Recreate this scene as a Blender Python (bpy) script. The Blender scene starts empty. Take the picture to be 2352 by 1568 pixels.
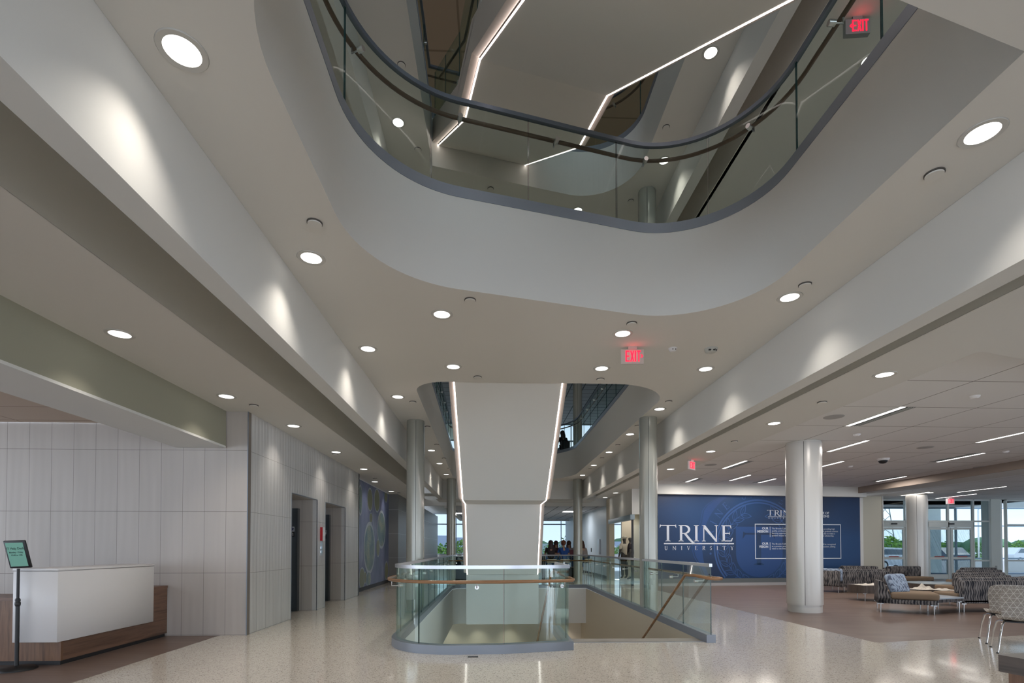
import bpy, bmesh, math, random
from math import sin, cos, tan, pi, radians, atan2, sqrt, hypot
from mathutils import Vector, Matrix
random.seed(7)
sc = bpy.context.scene
COL = sc.collection

# ------------------------------------------------------------------ camera
FPX, EYE = 1170.0, 1.35
PITCH, YAW = radians(1.05), radians(2.25)
V0 = 1258 - FPX * tan(PITCH)
cam_d = bpy.data.cameras.new('camera')
cam_d.sensor_width = 36.0
cam_d.lens = FPX / 2352 * 36.0
cam_d.shift_x = 0.0
cam_d.shift_y = (V0 - 784) / 2352
cam_d.clip_start, cam_d.clip_end = 0.05, 600
cam = bpy.data.objects.new('camera', cam_d)
COL.objects.link(cam)
FW = Vector((sin(YAW) * cos(PITCH), cos(YAW) * cos(PITCH), sin(PITCH)))
RT = Vector((cos(YAW), -sin(YAW), 0))
UP = RT.cross(FW)
cam.matrix_world = Matrix(((RT.x, UP.x, -FW.x, 0), (RT.y, UP.y, -FW.y, 0), (RT.z, UP.z, -FW.z, EYE), (0, 0, 0, 1)))
sc.camera = cam
CP = Vector((0, 0, EYE))

# surveying helpers: where the sight line to a point of the photograph meets a known plane
def ray(u, v): return FW * FPX + RT * (u - 1176) - UP * (v - V0)
def hz(u, v, z): r = ray(u, v); return CP + r * ((z - EYE) / r.z)
def hy(u, v, y): r = ray(u, v); return CP + r * (y / r.y)
def hx(u, v, x): r = ray(u, v); return CP + r * (x / r.x)

# ------------------------------------------------------------------ world, sun, exposure
sc.view_settings.view_transform = 'Standard'
sc.view_settings.look = 'None'
sc.view_settings.exposure = 0.08
sc.view_settings.gamma = 1.0
sc.view_settings.use_curve_mapping = False
sc.cycles.max_bounces = 10
sc.cycles.diffuse_bounces = 5
sc.cycles.glossy_bounces = 4
sc.cycles.transmission_bounces = 6
sc.cycles.transparent_max_bounces = 24
sc.cycles.use_denoising = True
sc.cycles.sample_clamp_indirect = 4.0
sc.cycles.caustics_reflective = False
sc.cycles.caustics_refractive = False
w = bpy.data.worlds.new('sky'); sc.world = w; w.use_nodes = True
nt = w.node_tree; nt.nodes.clear()
wo = nt.nodes.new('ShaderNodeOutputWorld'); bg = nt.nodes.new('ShaderNodeBackground')
tc = nt.nodes.new('ShaderNodeTexCoord'); sp = nt.nodes.new('ShaderNodeSeparateXYZ')
rmp = nt.nodes.new('ShaderNodeValToRGB'); no = nt.nodes.new('ShaderNodeTexNoise')
mp = nt.nodes.new('ShaderNodeMapping'); mp.inputs['Scale'].default_value = (1, 1, 4)
cr = nt.nodes.new('ShaderNodeValToRGB'); mx = nt.nodes.new('ShaderNodeMixRGB')
nt.links.new(tc.outputs['Generated'], sp.inputs[0]); nt.links.new(sp.outputs['Z'], rmp.inputs[0])
nt.links.new(tc.outputs['Generated'], mp.inputs[0]); nt.links.new(mp.outputs[0], no.inputs['Vector'])
no.inputs['Scale'].default_value = 2.2; no.inputs['Detail'].default_value = 6
nt.links.new(no.outputs['Fac'], cr.inputs[0]); nt.links.new(cr.outputs[0], mx.inputs[0])
nt.links.new(rmp.outputs[0], mx.inputs[1]); mx.inputs[2].default_value = (0.93, 0.95, 1.0, 1)
nt.links.new(mx.outputs[0], bg.inputs[0]); nt.links.new(bg.outputs[0], wo.inputs[0])
e = rmp.color_ramp.elements
e[0].position = 0.0; e[0].color = (0.70, 0.84, 1.0, 1); e[1].position = 0.75; e[1].color = (0.28, 0.50, 1.0, 1)
cr.color_ramp.elements[0].position = 0.42; cr.color_ramp.elements[1].position = 0.66
SKY_STRENGTH = 3.0
bg.inputs[1].default_value = SKY_STRENGTH
sd = bpy.data.lights.new('sun', 'SUN'); sd.energy = 2.2; sd.angle = radians(1.0); sd.color = (1, .95, .86)
so = bpy.data.objects.new('sun', sd); COL.objects.link(so)
so.rotation_euler = Vector((-0.62, -0.30, -0.95)).to_track_quat('-Z', 'Y').to_euler()
DOWN_W = 62.0      # watts of one lobby downlight
LED_S = 5.0        # strength of the led strips

# ------------------------------------------------------------------ materials
def _n(nt, t, **k):
    n = nt.nodes.new(t)
    for a, b in k.items(): setattr(n, a, b)
    return n
def _math(nt, op, a, b=None, c=None):
    n = nt.nodes.new('ShaderNodeMath'); n.operation = op
    for i, x in enumerate((a, b, c)):
        if x is None: continue
        if isinstance(x, (int, float)): n.inputs[i].default_value = x
        else: nt.links.new(x, n.inputs[i])
    return n.outputs[0]
def mat(name, col, rough=.5, metal=0., spec=.5, emit=None, es=0., coat=0.):
    m = bpy.data.materials.new(name); m.use_nodes = True
    b = m.node_tree.nodes['Principled BSDF']
    b.inputs['Base Color'].default_value = (*col, 1); b.inputs['Roughness'].default_value = rough
    b.inputs['Metallic'].default_value = metal; b.inputs['Specular IOR Level'].default_value = spec
    b.inputs['Coat Weight'].default_value = coat
    if emit: b.inputs['Emission Color'].default_value = (*emit, 1); b.inputs['Emission Strength'].default_value = es
    return m
def bsdf(m): return m.node_tree.nodes['Principled BSDF']
def coords(m, scale=(1, 1, 1), rot=(0, 0, 0)):
    nt = m.node_tree; t = _n(nt, 'ShaderNodeTexCoord'); p = _n(nt, 'ShaderNodeMapping')
    p.inputs['Scale'].default_value = scale; p.inputs['Rotation'].default_value = rot
    nt.links.new(t.outputs['Object'], p.inputs[0]); return p.outputs[0]
def noise(m, vec, scale, detail=4, rough=.5):
    nt = m.node_tree; n = _n(nt, 'ShaderNodeTexNoise'); n.inputs['Scale'].default_value = scale
    n.inputs['Detail'].default_value = detail; n.inputs['Roughness'].default_value = rough
    nt.links.new(vec, n.inputs['Vector']); return n.outputs['Fac']
def ramp(m, fac, stops, interp='LINEAR'):
    nt = m.node_tree; r = _n(nt, 'ShaderNodeValToRGB'); r.color_ramp.interpolation = interp
    el = r.color_ramp.elements
    while len(el) < len(stops): el.new(0.5)
    for x, (p, c) in zip(el, stops): x.position = p; x.color = (*c, 1)
    nt.links.new(fac, r.inputs[0]); return r.outputs[0]
def setcol(m, out): m.node_tree.links.new(out, bsdf(m).inputs['Base Color'])
def bump(m, h, dist=.01, strength=.5):
    nt = m.node_tree; b = _n(nt, 'ShaderNodeBump'); b.inputs['Strength'].default_value = strength
    b.inputs['Distance'].default_value = dist; nt.links.new(h, b.inputs['Height'])
    nt.links.new(b.outputs[0], bsdf(m).inputs['Normal'])
def mixc(m, fac, a, b):
    nt = m.node_tree; x = _n(nt, 'ShaderNodeMixRGB'); nt.links.new(fac, x.inputs[0])
    for i, c in ((1, a), (2, b)):
        if isinstance(c, tuple): x.inputs[i].default_value = (*c, 1)
        else: nt.links.new(c, x.inputs[i])
    return x.outputs[0]
def gridlines(m, ax, sp, off, wd):
    """1 on lines every sp metres along axis ax (object coordinates)"""
    nt = m.node_tree; t = _n(nt, 'ShaderNodeTexCoord'); s = _n(nt, 'ShaderNodeSeparateXYZ')
    nt.links.new(t.outputs['Object'], s.inputs[0])
    f = _math(nt, 'FRACT', _math(nt, 'DIVIDE', _math(nt, 'SUBTRACT', s.outputs[ax], off - wd / 2), sp))
    return _math(nt, 'LESS_THAN', f, wd / sp)

paint = mat('drywall_paint', (.70, .69, .66), .75, spec=.2)
paintc = mat('ceiling_paint', (.74, .715, .67), .8, spec=.15)
olive = mat('olive_paint', (.33, .32, .25), .7, spec=.2)
reveal = mat('reveal_paint', (.62, .60, .54), .7, spec=.2)
reveal2 = mat('lightened_reveal_paint', (.80, .74, .68), .7, spec=.2)  # lighter copy of the reveal paint makes up for missing light upstairs
beige = mat('beige_paint', (.62, .55, .44), .7, spec=.2)
v = coords(paint); bump(paint, noise(paint, v, 180, 2), .001, .12)

def tile_material(name, ax, offx, zoff, base, dark, relief=.55):
    m = mat(name, base, .42, spec=.4)
    nt = m.node_tree
    t = _n(nt, 'ShaderNodeTexCoord'); s = _n(nt, 'ShaderNodeSeparateXYZ'); nt.links.new(t.outputs['Object'], s.inputs[0])
    vec = coords(m, (3, 3, .25)); n1 = noise(m, vec, 2.0, 3)
    big = noise(m, coords(m, (.7, .7, .25)), 1.2, 2)
    # undulating vertical relief
    ph = _math(nt, 'ADD', _math(nt, 'MULTIPLY', s.outputs[ax], 2 * pi / .118), _math(nt, 'MULTIPLY', big, 16))
    wv = _math(nt, 'SINE', ph)
    g = _math(nt, 'MAXIMUM', gridlines(m, ax, .328, offx, .005), gridlines(m, 'Z', .951, zoff, .006))
    c = mixc(m, n1, tuple(x * .86 for x in base), tuple(min(1, x * 1.12) for x in base))
    nt2 = mixc(m, g, c, dark); setcol(m, nt2)
    h = _math(nt, 'SUBTRACT', _math(nt, 'MULTIPLY', wv, .5), _math(nt, 'MULTIPLY', g, 1.0))
    bump(m, h, .012, relief)
    return m
tile_f = tile_material('porcelain_tile_front_shaded', 'X', -3.79, .962, (.49, .445, .41), (.20, .17, .15), .10)  # dim light put into the darker, browner front tile colour
tile_s = tile_material('porcelain_tile_side', 'Y', 8.05, .962, (.60, .59, .58), (.24, .23, .22), .42)
tile_d = mat('dark_panel', (.21, .205, .2), .45)
g = _math(tile_d.node_tree, 'MAXIMUM', gridlines(tile_d, 'Z', .951, .962, .014), gridlines(tile_d, 'X', 3, 0, .001))
setcol(tile_d, mixc(tile_d, g, (.21, .205, .2), (.4, .4, .4)))

terr = mat('terrazzo', (.6, .52, .44), .11, spec=.55, coat=.25)
bsdf(terr).inputs['Coat Roughness'].default_value = .05
def vor(m, vec, scale):
    nt = m.node_tree; x = _n(nt, 'ShaderNodeTexVoronoi'); x.inputs['Scale'].default_value = scale
    nt.links.new(vec, x.inputs['Vector']); return x
vv = vor(terr, coords(terr), 105)
sepc = _n(terr.node_tree, 'ShaderNodeSeparateColor'); terr.node_tree.links.new(vv.outputs['Color'], sepc.inputs[0])
chip = ramp(terr, sepc.outputs[0], [(0, (.26, .21, .18)), (.07, (.46, .40, .34)), (.14, (.72, .66, .58)), (.6, (.76, .70, .62)), (.9, (.86, .82, .75))], 'CONSTANT')
base = ramp(terr, noise(terr, coords(terr), .5, 2), [(.3, (.75, .69, .61)), (.7, (.80, .745, .67))])
setcol(terr, mixc(terr, _math(terr.node_tree, 'ADD', .75, 0.0), base, chip))
bump(terr, noise(terr, coords(terr, (1, .55, 1)), 3.0, 2), .0035, .22)

plank = mat('wood_plank_vinyl', (.24, .17, .14), .34, spec=.45)
nz = noise(plank, coords(plank, (.35, 7, 1), (0, 0, radians(14))), 3, 5)
br = _n(plank.node_tree, 'ShaderNodeTexBrick'); plank.node_tree.links.new(coords(plank, (1, 1, 1), (0, 0, radians(14))), br.inputs['Vector'])
br.inputs['Scale'].default_value = 1; br.inputs['Brick Width'].default_value = 1.22; br.inputs['Row Height'].default_value = .18
br.inputs['Mortar Size'].default_value = .0015; br.inputs['Color1'].default_value = (.18, .125, .10, 1); br.inputs['Color2'].default_value = (.225, .16, .13, 1)
br.inputs['Mortar'].default_value = (.12, .08, .06, 1)
setcol(plank, mixc(plank, ramp(plank, nz, [(.3, (.0, .0, .0)), (.75, (.6, .6, .6))]), br.outputs[0], (.13, .092, .078)))

def act_material(name, base, ox, oy, sx, sy, line, wd=.012):
    m = mat(name, base, .85, spec=.1)
    g = _math(m.node_tree, 'MAXIMUM', gridlines(m, 'X', sx, ox, wd), gridlines(m, 'Y', sy, oy, wd))
    setcol(m, mixc(m, g, base, line)); return m
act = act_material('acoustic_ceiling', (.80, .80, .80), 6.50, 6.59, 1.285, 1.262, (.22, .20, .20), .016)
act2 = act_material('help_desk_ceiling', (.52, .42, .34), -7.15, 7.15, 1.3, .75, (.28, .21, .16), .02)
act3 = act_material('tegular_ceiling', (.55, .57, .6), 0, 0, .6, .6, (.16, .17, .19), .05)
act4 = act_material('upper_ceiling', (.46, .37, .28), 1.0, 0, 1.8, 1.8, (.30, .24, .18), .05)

curbm = mat('blue_grey_steel', (.26, .29, .34), .42, .35)
steel = mat('brushed_steel', (.62, .62, .62), .28, 1.0)
capm = mat('satin_aluminium', (.60, .62, .66), .3, .8)
chrome = mat('chrome', (.8, .8, .82), .08, 1.0)
black = mat('black_plastic', (.012, .012, .013), .45)
dark = mat('dark_void', (.02, .02, .022), .6)
colp = mat('column_cladding', (.42, .42, .38), .24, .25, spec=.6)
colw = mat('white_column_cladding', (.62, .60, .57), .26, .1, spec=.6)
ringm = mat('light_trim_ring', (.6, .58, .54), .5)
lens = mat('lamp_lens', (1, 1, 1), .5, emit=(1, .97, .92), es=3.2)
led = mat('led_strip', (1, 1, 1), .5, emit=(1, .84, .80), es=LED_S)
ledw = mat('linear_lamp_lens', (1, 1, 1), .5, emit=(1, .95, .92), es=4.0)
red = mat('exit_red', (.8, .02, .04), .5, emit=(1, .01, .05), es=1.6)
acryl = mat('exit_plate', (.55, .52, .48), .3)
stainless = mat('elevator_steel', (.16, .17, .18), .32, .9)
white = mat('white_laminate', (.78, .76, .75), .35)
whitem = mat('white_frame', (.66, .70, .68), .4)
frameb = mat('window_mullion', (.30, .38, .45), .4)

def wood_material(name, c1, c2, vertical=True, rough=.38):
    m = mat(name, c1, rough)
    s = (9, 9, .7) if vertical else (.5, .5, 9)
    n = noise(m, coords(m, s), 1.4, 6, .6)
    setcol(m, ramp(m, n, [(.3, c1), (.5, c2), (.7, tuple(x * .6 for x in c1))])); return m
walnut_v = wood_material('walnut_vertical', (.11, .05, .028), (.21, .11, .06))
walnut_h = wood_material('walnut_horizontal', (.105, .055, .035), (.20, .11, .072), False)
railwood = wood_material('handrail_oak', (.21, .10, .045), (.31, .16, .075), False, .25)
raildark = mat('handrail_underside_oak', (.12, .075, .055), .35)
espresso = wood_material('espresso_laminate', (.055, .045, .04), (.10, .08, .07))
espresso_h = wood_material('espresso_laminate_horizontal', (.05, .036, .03), (.10, .075, .06), False)

def glass_material(name, tint, edge, refl=1.0):
    m = bpy.data.materials.new(name); m.use_nodes = True; nt = m.node_tree; nt.nodes.clear()
    o = _n(nt, 'ShaderNodeOutputMaterial'); t = _n(nt, 'ShaderNodeBsdfTransparent'); t.inputs[0].default_value = (*tint, 1)
    g = _n(nt, 'ShaderNodeBsdfGlossy'); g.inputs['Roughness'].default_value = .02; g.inputs[0].default_value = (.9, 1, .97, 1)
    f = _n(nt, 'ShaderNodeFresnel'); f.inputs[0].default_value = edge; x = _n(nt, 'ShaderNodeMixShader')
    nt.links.new(_math(nt, 'MULTIPLY', f.outputs[0], refl), x.inputs[0]); nt.links.new(t.outputs[0], x.inputs[1]); nt.links.new(g.outputs[0], x.inputs[2])
    nt.links.new(x.outputs[0], o.inputs[0]); return m
glass = glass_material('guard_glass', (.86, .93, .91), 1.42, .22)
wglass = glass_material('window_glass', (.34, .375, .39), 1.4, .4)
wglass2 = glass_material('entrance_glass', (.43, .49, .50), 1.4, .4)
clearglass = glass_material('vestibule_glass', (.95, .97, .97), 1.4, .25)
upglass = glass_material('balcony_glass', (.88, .92, .90), 1.4, .02)
shopglass = glass_material('shop_glass', (.93, .96, .96), 1.4, .5)
glassedge = mat('glass_edge', (.02, .05, .05), .15)

fabric = mat('patterned_upholstery', (.2, .2, .2), .85, spec=.2)
def fabric_nodes(m):
    nt = m.node_tree
    n1 = noise(m, coords(m, (22, 22, 7)), 1.0, 2, .4)
    t = _n(nt, 'ShaderNodeTexCoord'); s = _n(nt, 'ShaderNodeSeparateXYZ'); nt.links.new(t.outputs['Object'], s.inputs[0])
    xy = _math(nt, 'ADD', s.outputs['X'], s.outputs['Y'])
    wv = _math(nt, 'SINE', _math(nt, 'ADD', _math(nt, 'MULTIPLY', xy, 120), _math(nt, 'MULTIPLY', _math(nt, 'SINE', _math(nt, 'MULTIPLY', s.outputs['Z'], 34)), 1.1)))
    f = _math(nt, 'ADD', _math(nt, 'MULTIPLY', wv, .16), n1)
    setcol(m, ramp(m, f, [(.25, (.018, .020, .028)), (.48, (.07, .068, .072)), (.56, (.17, .155, .15)), (.8, (.23, .22, .22))]))
fabric_nodes(fabric)
tan_f = mat('tan_upholstery', (.25, .185, .13), .9, spec=.2)
bump(tan_f, noise(tan_f, coords(tan_f), 300, 2), .002, .4)
def tri_material():
    m = mat('triangle_print_shell', (.33, .29, .26), .6); nt = m.node_tree
    t = _n(nt, 'ShaderNodeTexCoord'); s = _n(nt, 'ShaderNodeSeparateXYZ'); nt.links.new(t.outputs['Object'], s.inputs[0])
    g = None
    for a in (90, 30, 150):
        d = _math(nt, 'ADD', _math(nt, 'MULTIPLY', s.outputs['X'], cos(radians(a))), _math(nt, 'MULTIPLY', s.outputs['Z'], sin(radians(a))))
        l = _math(nt, 'LESS_THAN', _math(nt, 'FRACT', _math(nt, 'MULTIPLY', d, 17)), .07)
        g = l if g is None else _math(nt, 'MAXIMUM', g, l)
    setcol(m, mixc(m, g, (.30, .265, .235), (.62, .60, .56))); return m
trim_shell = tri_material()

# ------------------------------------------------------------------ mesh builder
class MB:
    def __init__(s): s.v = []; s.f = []; s.mi = []; s.sm = []
    def add(s, vs, fs, mi=0, smooth=False):
        o = len(s.v); s.v += [tuple(x) for x in vs]
        for f in fs: s.f.append(tuple(i + o for i in f)); s.mi.append(mi); s.sm.append(smooth)
        return s
    def box(s, x0, x1, y0, y1, z0, z1, mi=0):
        vs = [(x, y, z) for z in (z0, z1) for x, y in ((x0, y0), (x1, y0), (x1, y1), (x0, y1))]
        return s.add(vs, [(0, 3, 2, 1), (4, 5, 6, 7), (0, 1, 5, 4), (1, 2, 6, 5), (2, 3, 7, 6), (3, 0, 4, 7)], mi)
    def rbox(s, x0, x1, y0, y1, z0, z1, r=.02, seg=3, mi=0):
        bm = bmesh.new(); bmesh.ops.create_cube(bm, size=1)
        bmesh.ops.scale(bm, vec=(x1 - x0, y1 - y0, z1 - z0), verts=bm.verts)
        bmesh.ops.translate(bm, vec=((x0 + x1) / 2, (y0 + y1) / 2, (z0 + z1) / 2), verts=bm.verts)
        bmesh.ops.bevel(bm, geom=bm.edges[:], offset=r, segments=seg, profile=.5, affect='EDGES')
        s.frombm(bm, mi, True); return s
    def frombm(s, bm, mi=0, smooth=False):
        bm.verts.index_update()
        s.add([v.co[:] for v in bm.verts], [[v.index for v in f.verts] for f in bm.faces], mi, smooth); bm.free(); return s
    def prism(s, pts, z0, z1, mi=0, smooth=False):
        n = len(pts)
        a = sum(pts[i][0] * pts[(i + 1) % n][1] - pts[(i + 1) % n][0] * pts[i][1] for i in range(n))
        if a < 0: pts = pts[::-1]
        vs = [(x, y, z0) for x, y in pts] + [(x, y, z1) for x, y in pts]
        s.add(vs, [tuple(range(n))[::-1], tuple(range(n, 2 * n))], mi)
        o = len(s.v); s.v += vs
        for i in range(n):
            j = (i + 1) % n; s.f.append((o + i, o + j, o + n + j, o + n + i)); s.mi.append(mi); s.sm.append(smooth)
        return s
    def quad(s, a, b, c, d, mi=0): return s.add([a, b, c, d], [(0, 1, 2, 3)], mi)
    def lathe(s, prof, c=(0, 0, 0), n=32, mi=0, smooth=True, cap=True):
        vs = []; fs = []
        for r, z in prof:
            for k in range(n): t = 2 * pi * k / n; vs.append((c[0] + r * cos(t), c[1] + r * sin(t), c[2] + z))
        for i in range(len(prof) - 1):
            for k in range(n): j = (k + 1) % n; fs.append((i * n + k, i * n + j, (i + 1) * n + j, (i + 1) * n + k))
        s.add(vs, fs, mi, smooth)
        if cap:
            s.add(vs[:n], [tuple(range(n))[::-1]], mi); s.add(vs[-n:], [tuple(range(n))], mi)
        return s
    def tube(s, pts, r, n=10, mi=0, closed=False, caps=True):
        pts = [Vector(p) for p in pts]; rs = r if isinstance(r, (list, tuple)) else [r] * len(pts)
        N = len(pts); rings = []; up = None
        for i, p in enumerate(pts):
            if closed: d = pts[(i + 1) % N] - pts[i - 1]
            else: d = pts[min(i + 1, N - 1)] - pts[max(i - 1, 0)]
            d = d.normalized() if d.length > 1e-9 else Vector((0, 0, 1))
            if up is None: up = Vector((0, 0, 1)) if abs(d.z) < .9 else Vector((1, 0, 0))
            a = d.cross(up)
            if a.length < 1e-6: a = d.cross(Vector((1, 0, 0)))
            a.normalize(); b = a.cross(d).normalized(); up = b
            rings.append([p + (a * cos(2 * pi * k / n) + b * sin(2 * pi * k / n)) * rs[i] for k in range(n)])
        vs = [q for rg in rings for q in rg]; fs = []
        for i in range(N if closed else N - 1):
            i2 = (i + 1) % N
            for k in range(n): j = (k + 1) % n; fs.append((i * n + k, i2 * n + k, i2 * n + j, i * n + j))
        s.add(vs, fs, mi, True)
        if caps and not closed: s.add(rings[0], [tuple(range(n))], mi); s.add(rings[-1], [tuple(range(n))[::-1]], mi)
        return s
    def strip(s, path, x0, x1, z0, z1, closed=False, mi=0, endmi=None):
        """box section swept along a plan path; x0..x1 offsets to the left of the direction of travel"""
        L, R = offset(path, x0, closed), offset(path, x1, closed); n = len(path); vs = []
        for a, b in zip(L, R): vs += [(a[0], a[1], z0), (b[0], b[1], z0), (b[0], b[1], z1), (a[0], a[1], z1)]
        fs = []
        for i in range(n if closed else n - 1):
            j = (i + 1) % n
            for k in range(4): l = (k + 1) % 4; fs.append((i * 4 + k, i * 4 + l, j * 4 + l, j * 4 + k))
        for k in range(4):   # each side of its own, so that curves shade smoothly and edges stay crisp
            l = (k + 1) % 4; s.add([p for i in range(n) for p in (vs[i * 4 + k], vs[i * 4 + l])], [(2 * i, 2 * i + 1, 2 * ((i + 1) % n) + 1, 2 * ((i + 1) % n)) for i in range(n if closed else n - 1)], mi, True)
        if not closed:
            q = mi if endmi is None else endmi
            s.add(vs[:4], [(3, 2, 1, 0)], q); s.add(vs[-4:], [(0, 1, 2, 3)], q)
        return s
    def sphere(s, c, r, u=12, vv=8, mi=0, sc3=(1, 1, 1)):
        prof = [(max(1e-4, r * sin(pi * i / vv)), -r * cos(pi * i / vv)) for i in range(vv + 1)]
        vs = []; fs = []
        for rr, z in prof:
            for k in range(u): t = 2 * pi * k / u; vs.append((c[0] + rr * cos(t) * sc3[0], c[1] + rr * sin(t) * sc3[1], c[2] + z * sc3[2]))
        for i in range(vv):
            for k in range(u): j = (k + 1) % u; fs.append((i * u + k, i * u + j, (i + 1) * u + j, (i + 1) * u + k))
        return s.add(vs, fs, mi, True)
    def xf(s, M):
        s.v = [tuple(M @ Vector(p)) for p in s.v]; return s
    def build(s, name, m, parent=None, recalc=True):
        me = bpy.data.meshes.new(name); me.from_pydata(s.v, [], s.f)
        for x in (m if isinstance(m, (list, tuple)) else [m]): me.materials.append(x)
        for p, a, b in zip(me.polygons, s.mi, s.sm): p.material_index = a; p.use_smooth = b
        if recalc:
            bm = bmesh.new(); bm.from_mesh(me); bmesh.ops.recalc_face_normals(bm, faces=bm.faces); bm.to_mesh(me); bm.free()
        me.update()
        o = bpy.data.objects.new(name, me); COL.objects.link(o)
        if parent: o.parent = parent
        return o

def offset(path, d, closed=False):
    n = len(path); out = []
    for i, p in enumerate(path):
        a = path[i - 1] if (i or closed) else None; b = path[(i + 1) % n] if (i < n - 1 or closed) else None
        def nrm(p, q): l = hypot(q[0] - p[0], q[1] - p[1]) or 1; return (-(q[1] - p[1]) / l, (q[0] - p[0]) / l)
        ns = []
        if a is not None: ns.append(nrm(a, p))
        if b is not None: ns.append(nrm(p, b))
        if len(ns) == 2:
            x, y = ns[0][0] + ns[1][0], ns[0][1] + ns[1][1]; l = hypot(x, y) or 1; x /= l; y /= l
            k = 1 / max(.4, x * ns[0][0] + y * ns[0][1])
        else: (x, y), k = ns[0], 1
        out.append((p[0] + x * d * k, p[1] + y * d * k))
    return out
def rounded(corners, seg=14):
    """closed plan outline; corners = (x, y, radius)"""
    n = len(corners); out = []
    for i, (x, y, r) in enumerate(corners):
        P = Vector((x, y)); A = Vector(corners[i - 1][:2]); B = Vector(corners[(i + 1) % n][:2])
        if r <= 0: out.append((x, y)); continue
        a, b = (A - P).normalized(), (B - P).normalized(); ang = a.angle(b); tl = r / tan(ang / 2)
        c = P + (a + b).normalized() * (r / sin(ang / 2)); p0, p1 = P + a * tl - c, P + b * tl - c
        t0, t1 = atan2(p0.y, p0.x), atan2(p1.y, p1.x); dt = (t1 - t0 + pi) % (2 * pi) - pi
        out += [(c.x + r * cos(t0 + dt * k / seg), c.y + r * sin(t0 + dt * k / seg)) for k in range(seg + 1)]
    return out
def resample(path, step):
    out = [Vector(path[0])]
    for a, b in zip(path, path[1:]):
        a, b = Vector(a), Vector(b); n = max(1, round((b - a).length / step))
        out += [a.lerp(b, (k + 1) / n) for k in range(n)]
    return [tuple(p) for p in out]
def cut(path, s0, s1):
    out = []; s = 0
    for a, b in zip(path, path[1:]):
        a, b = Vector(a), Vector(b); l = (b - a).length
        if l < 1e-9: continue
        if s + l > s0 and s < s1:
            p, q = a.lerp(b, max(0, (s0 - s) / l)), a.lerp(b, min(1, (s1 - s) / l))
            if not out: out.append(tuple(p))
            if (q - Vector(out[-1])).length > 1e-6: out.append(tuple(q))
        s += l
    return out
def plen(path): return sum(hypot(b[0] - a[0], b[1] - a[1]) for a, b in zip(path, path[1:]))

def tag(o, label=None, cat=None, group=None, kind=None):
    for k, x in (('label', label), ('category', cat), ('group', group), ('kind', kind)):
        if x: o[k] = x
    return o
def empty(name, loc=(0, 0, 0), rz=0, label=None, cat=None, group=None):
    o = bpy.data.objects.new(name, None); COL.objects.link(o); o.location = loc; o.rotation_euler = (0, 0, rz)
    o.empty_display_size = .1
    return tag(o, label, cat, group)
def dup(o, loc=None, rz=None, label=None, parent=None, group=None):
    c = o.copy(); COL.objects.link(c)
    if parent is not None: c.parent = parent
    if loc is not None: c.location = loc
    if rz is not None: c.rotation_euler = (0, 0, rz)
    if label: c['label'] = label
    if group: c['group'] = group
    for ch in list(o.children): dup(ch, parent=c)
    return c
def struct(name, mb, m, parent=None):
    o = mb.build(name, m, parent)
    if not parent: o['kind'] = 'structure'
    return o
def lamp(parent, z, watts, ang=104, blend=1.0, col=(1, .93, .84), r=.085, xy=(0, 0)):
    d = bpy.data.lights.new('lamp_light', 'SPOT'); d.energy = watts; d.spot_size = radians(ang); d.spot_blend = blend
    d.color = col; d.shadow_soft_size = r
    o = bpy.data.objects.new('lamp_light', d); COL.objects.link(o); o.parent = parent; o.location = (xy[0], xy[1], z); return o
def plate(outline, holes, z, flip=False):
    bm = bmesh.new()
    for lp in [outline] + holes:
        vs = [bm.verts.new((x, y, z)) for x, y in lp]
        for i in range(len(vs)): bm.edges.new((vs[i], vs[(i + 1) % len(vs)]))
    bmesh.ops.triangle_fill(bm, use_beauty=True, use_dissolve=False, edges=bm.edges[:])
    mb = MB(); mb.frombm(bm); return mb
def rect(x0, x1, y0, y1): return [(x0, y0), (x1, y0), (x1, y1), (x0, y1)]
def slab(outline, holes, z0, z1):
    mb = plate(outline, holes, z0); t = plate(outline, holes, z1); mb.add(t.v, t.f)
    n = len(outline)
    for i in range(n):
        a, b = outline[i], outline[(i + 1) % n]; mb.quad((*a, z0), (*b, z0), (*b, z1), (*a, z1))
    return mb

# ------------------------------------------------------------------ plan of the openings
F1 = rounded([(2.95, 2.66, 0), (2.95, 6.21, 1.05), (-1.29, 5.153, 1.25), (-1.29, 1.585, 1.1)], 20)
F2 = rounded([(-1.31, 8.42, .55), (3.12, 8.42, 1.1), (3.16, 14.0, 0), (3.12, 21.3, 2.2), (-1.53, 20.3, 1.0)], 16)
F3 = rounded([(2.99, 1.2, 0), (2.99, 11.11, 1.1), (-1.195, 10.05, 0), (-1.195, .4, 0)], 18)
WELL = rounded([(3.06, 7.22, 0), (3.16, 17.06, 0), (-1.29, 17.06, .3), (-1.29, 6.62, .75), (.1, 6.63, 0), (.95, 6.82, 0), (.95, 7.26, 0)], 12)
Z1, Z2, Z3 = 4.1, 8.95, 13.8       # ceilings
FL2, FL3 = 5.0, 9.82               # floors above
YF = -9.0                          # front of the building, behind the camera
# floors
TR = [(-4.20, YF), (24, YF), (24, 10.2), (6.98, 7.37), (5.48, 7.08), (5.43, 8.4), (5.30, 14.0), (5.27, 17.8), (5.27, 35.2), (-6.0, 35.2), (-6.0, 20.2), (-4.2, 20.2)]
struct('floor', plate(TR, [WELL], 0), terr)
mb = MB().add([(6.98, 7.37, 0), (24, 10.2, 0), (24, 21.3, 0), (5.27, 21.3, 0), (5.27, 17.8, 0), (5.30, 14.0, 0), (5.43, 8.4, 0), (5.48, 7.08, 0)], [tuple(range(8))])
struct('floor', mb, plank)
struct('floor', MB().add([(-12, YF, 0), (-4.2, YF, 0), (-4.2, 8.1, 0), (-12, 8.1, 0)], [(0, 1, 2, 3)]), plank)
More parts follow.
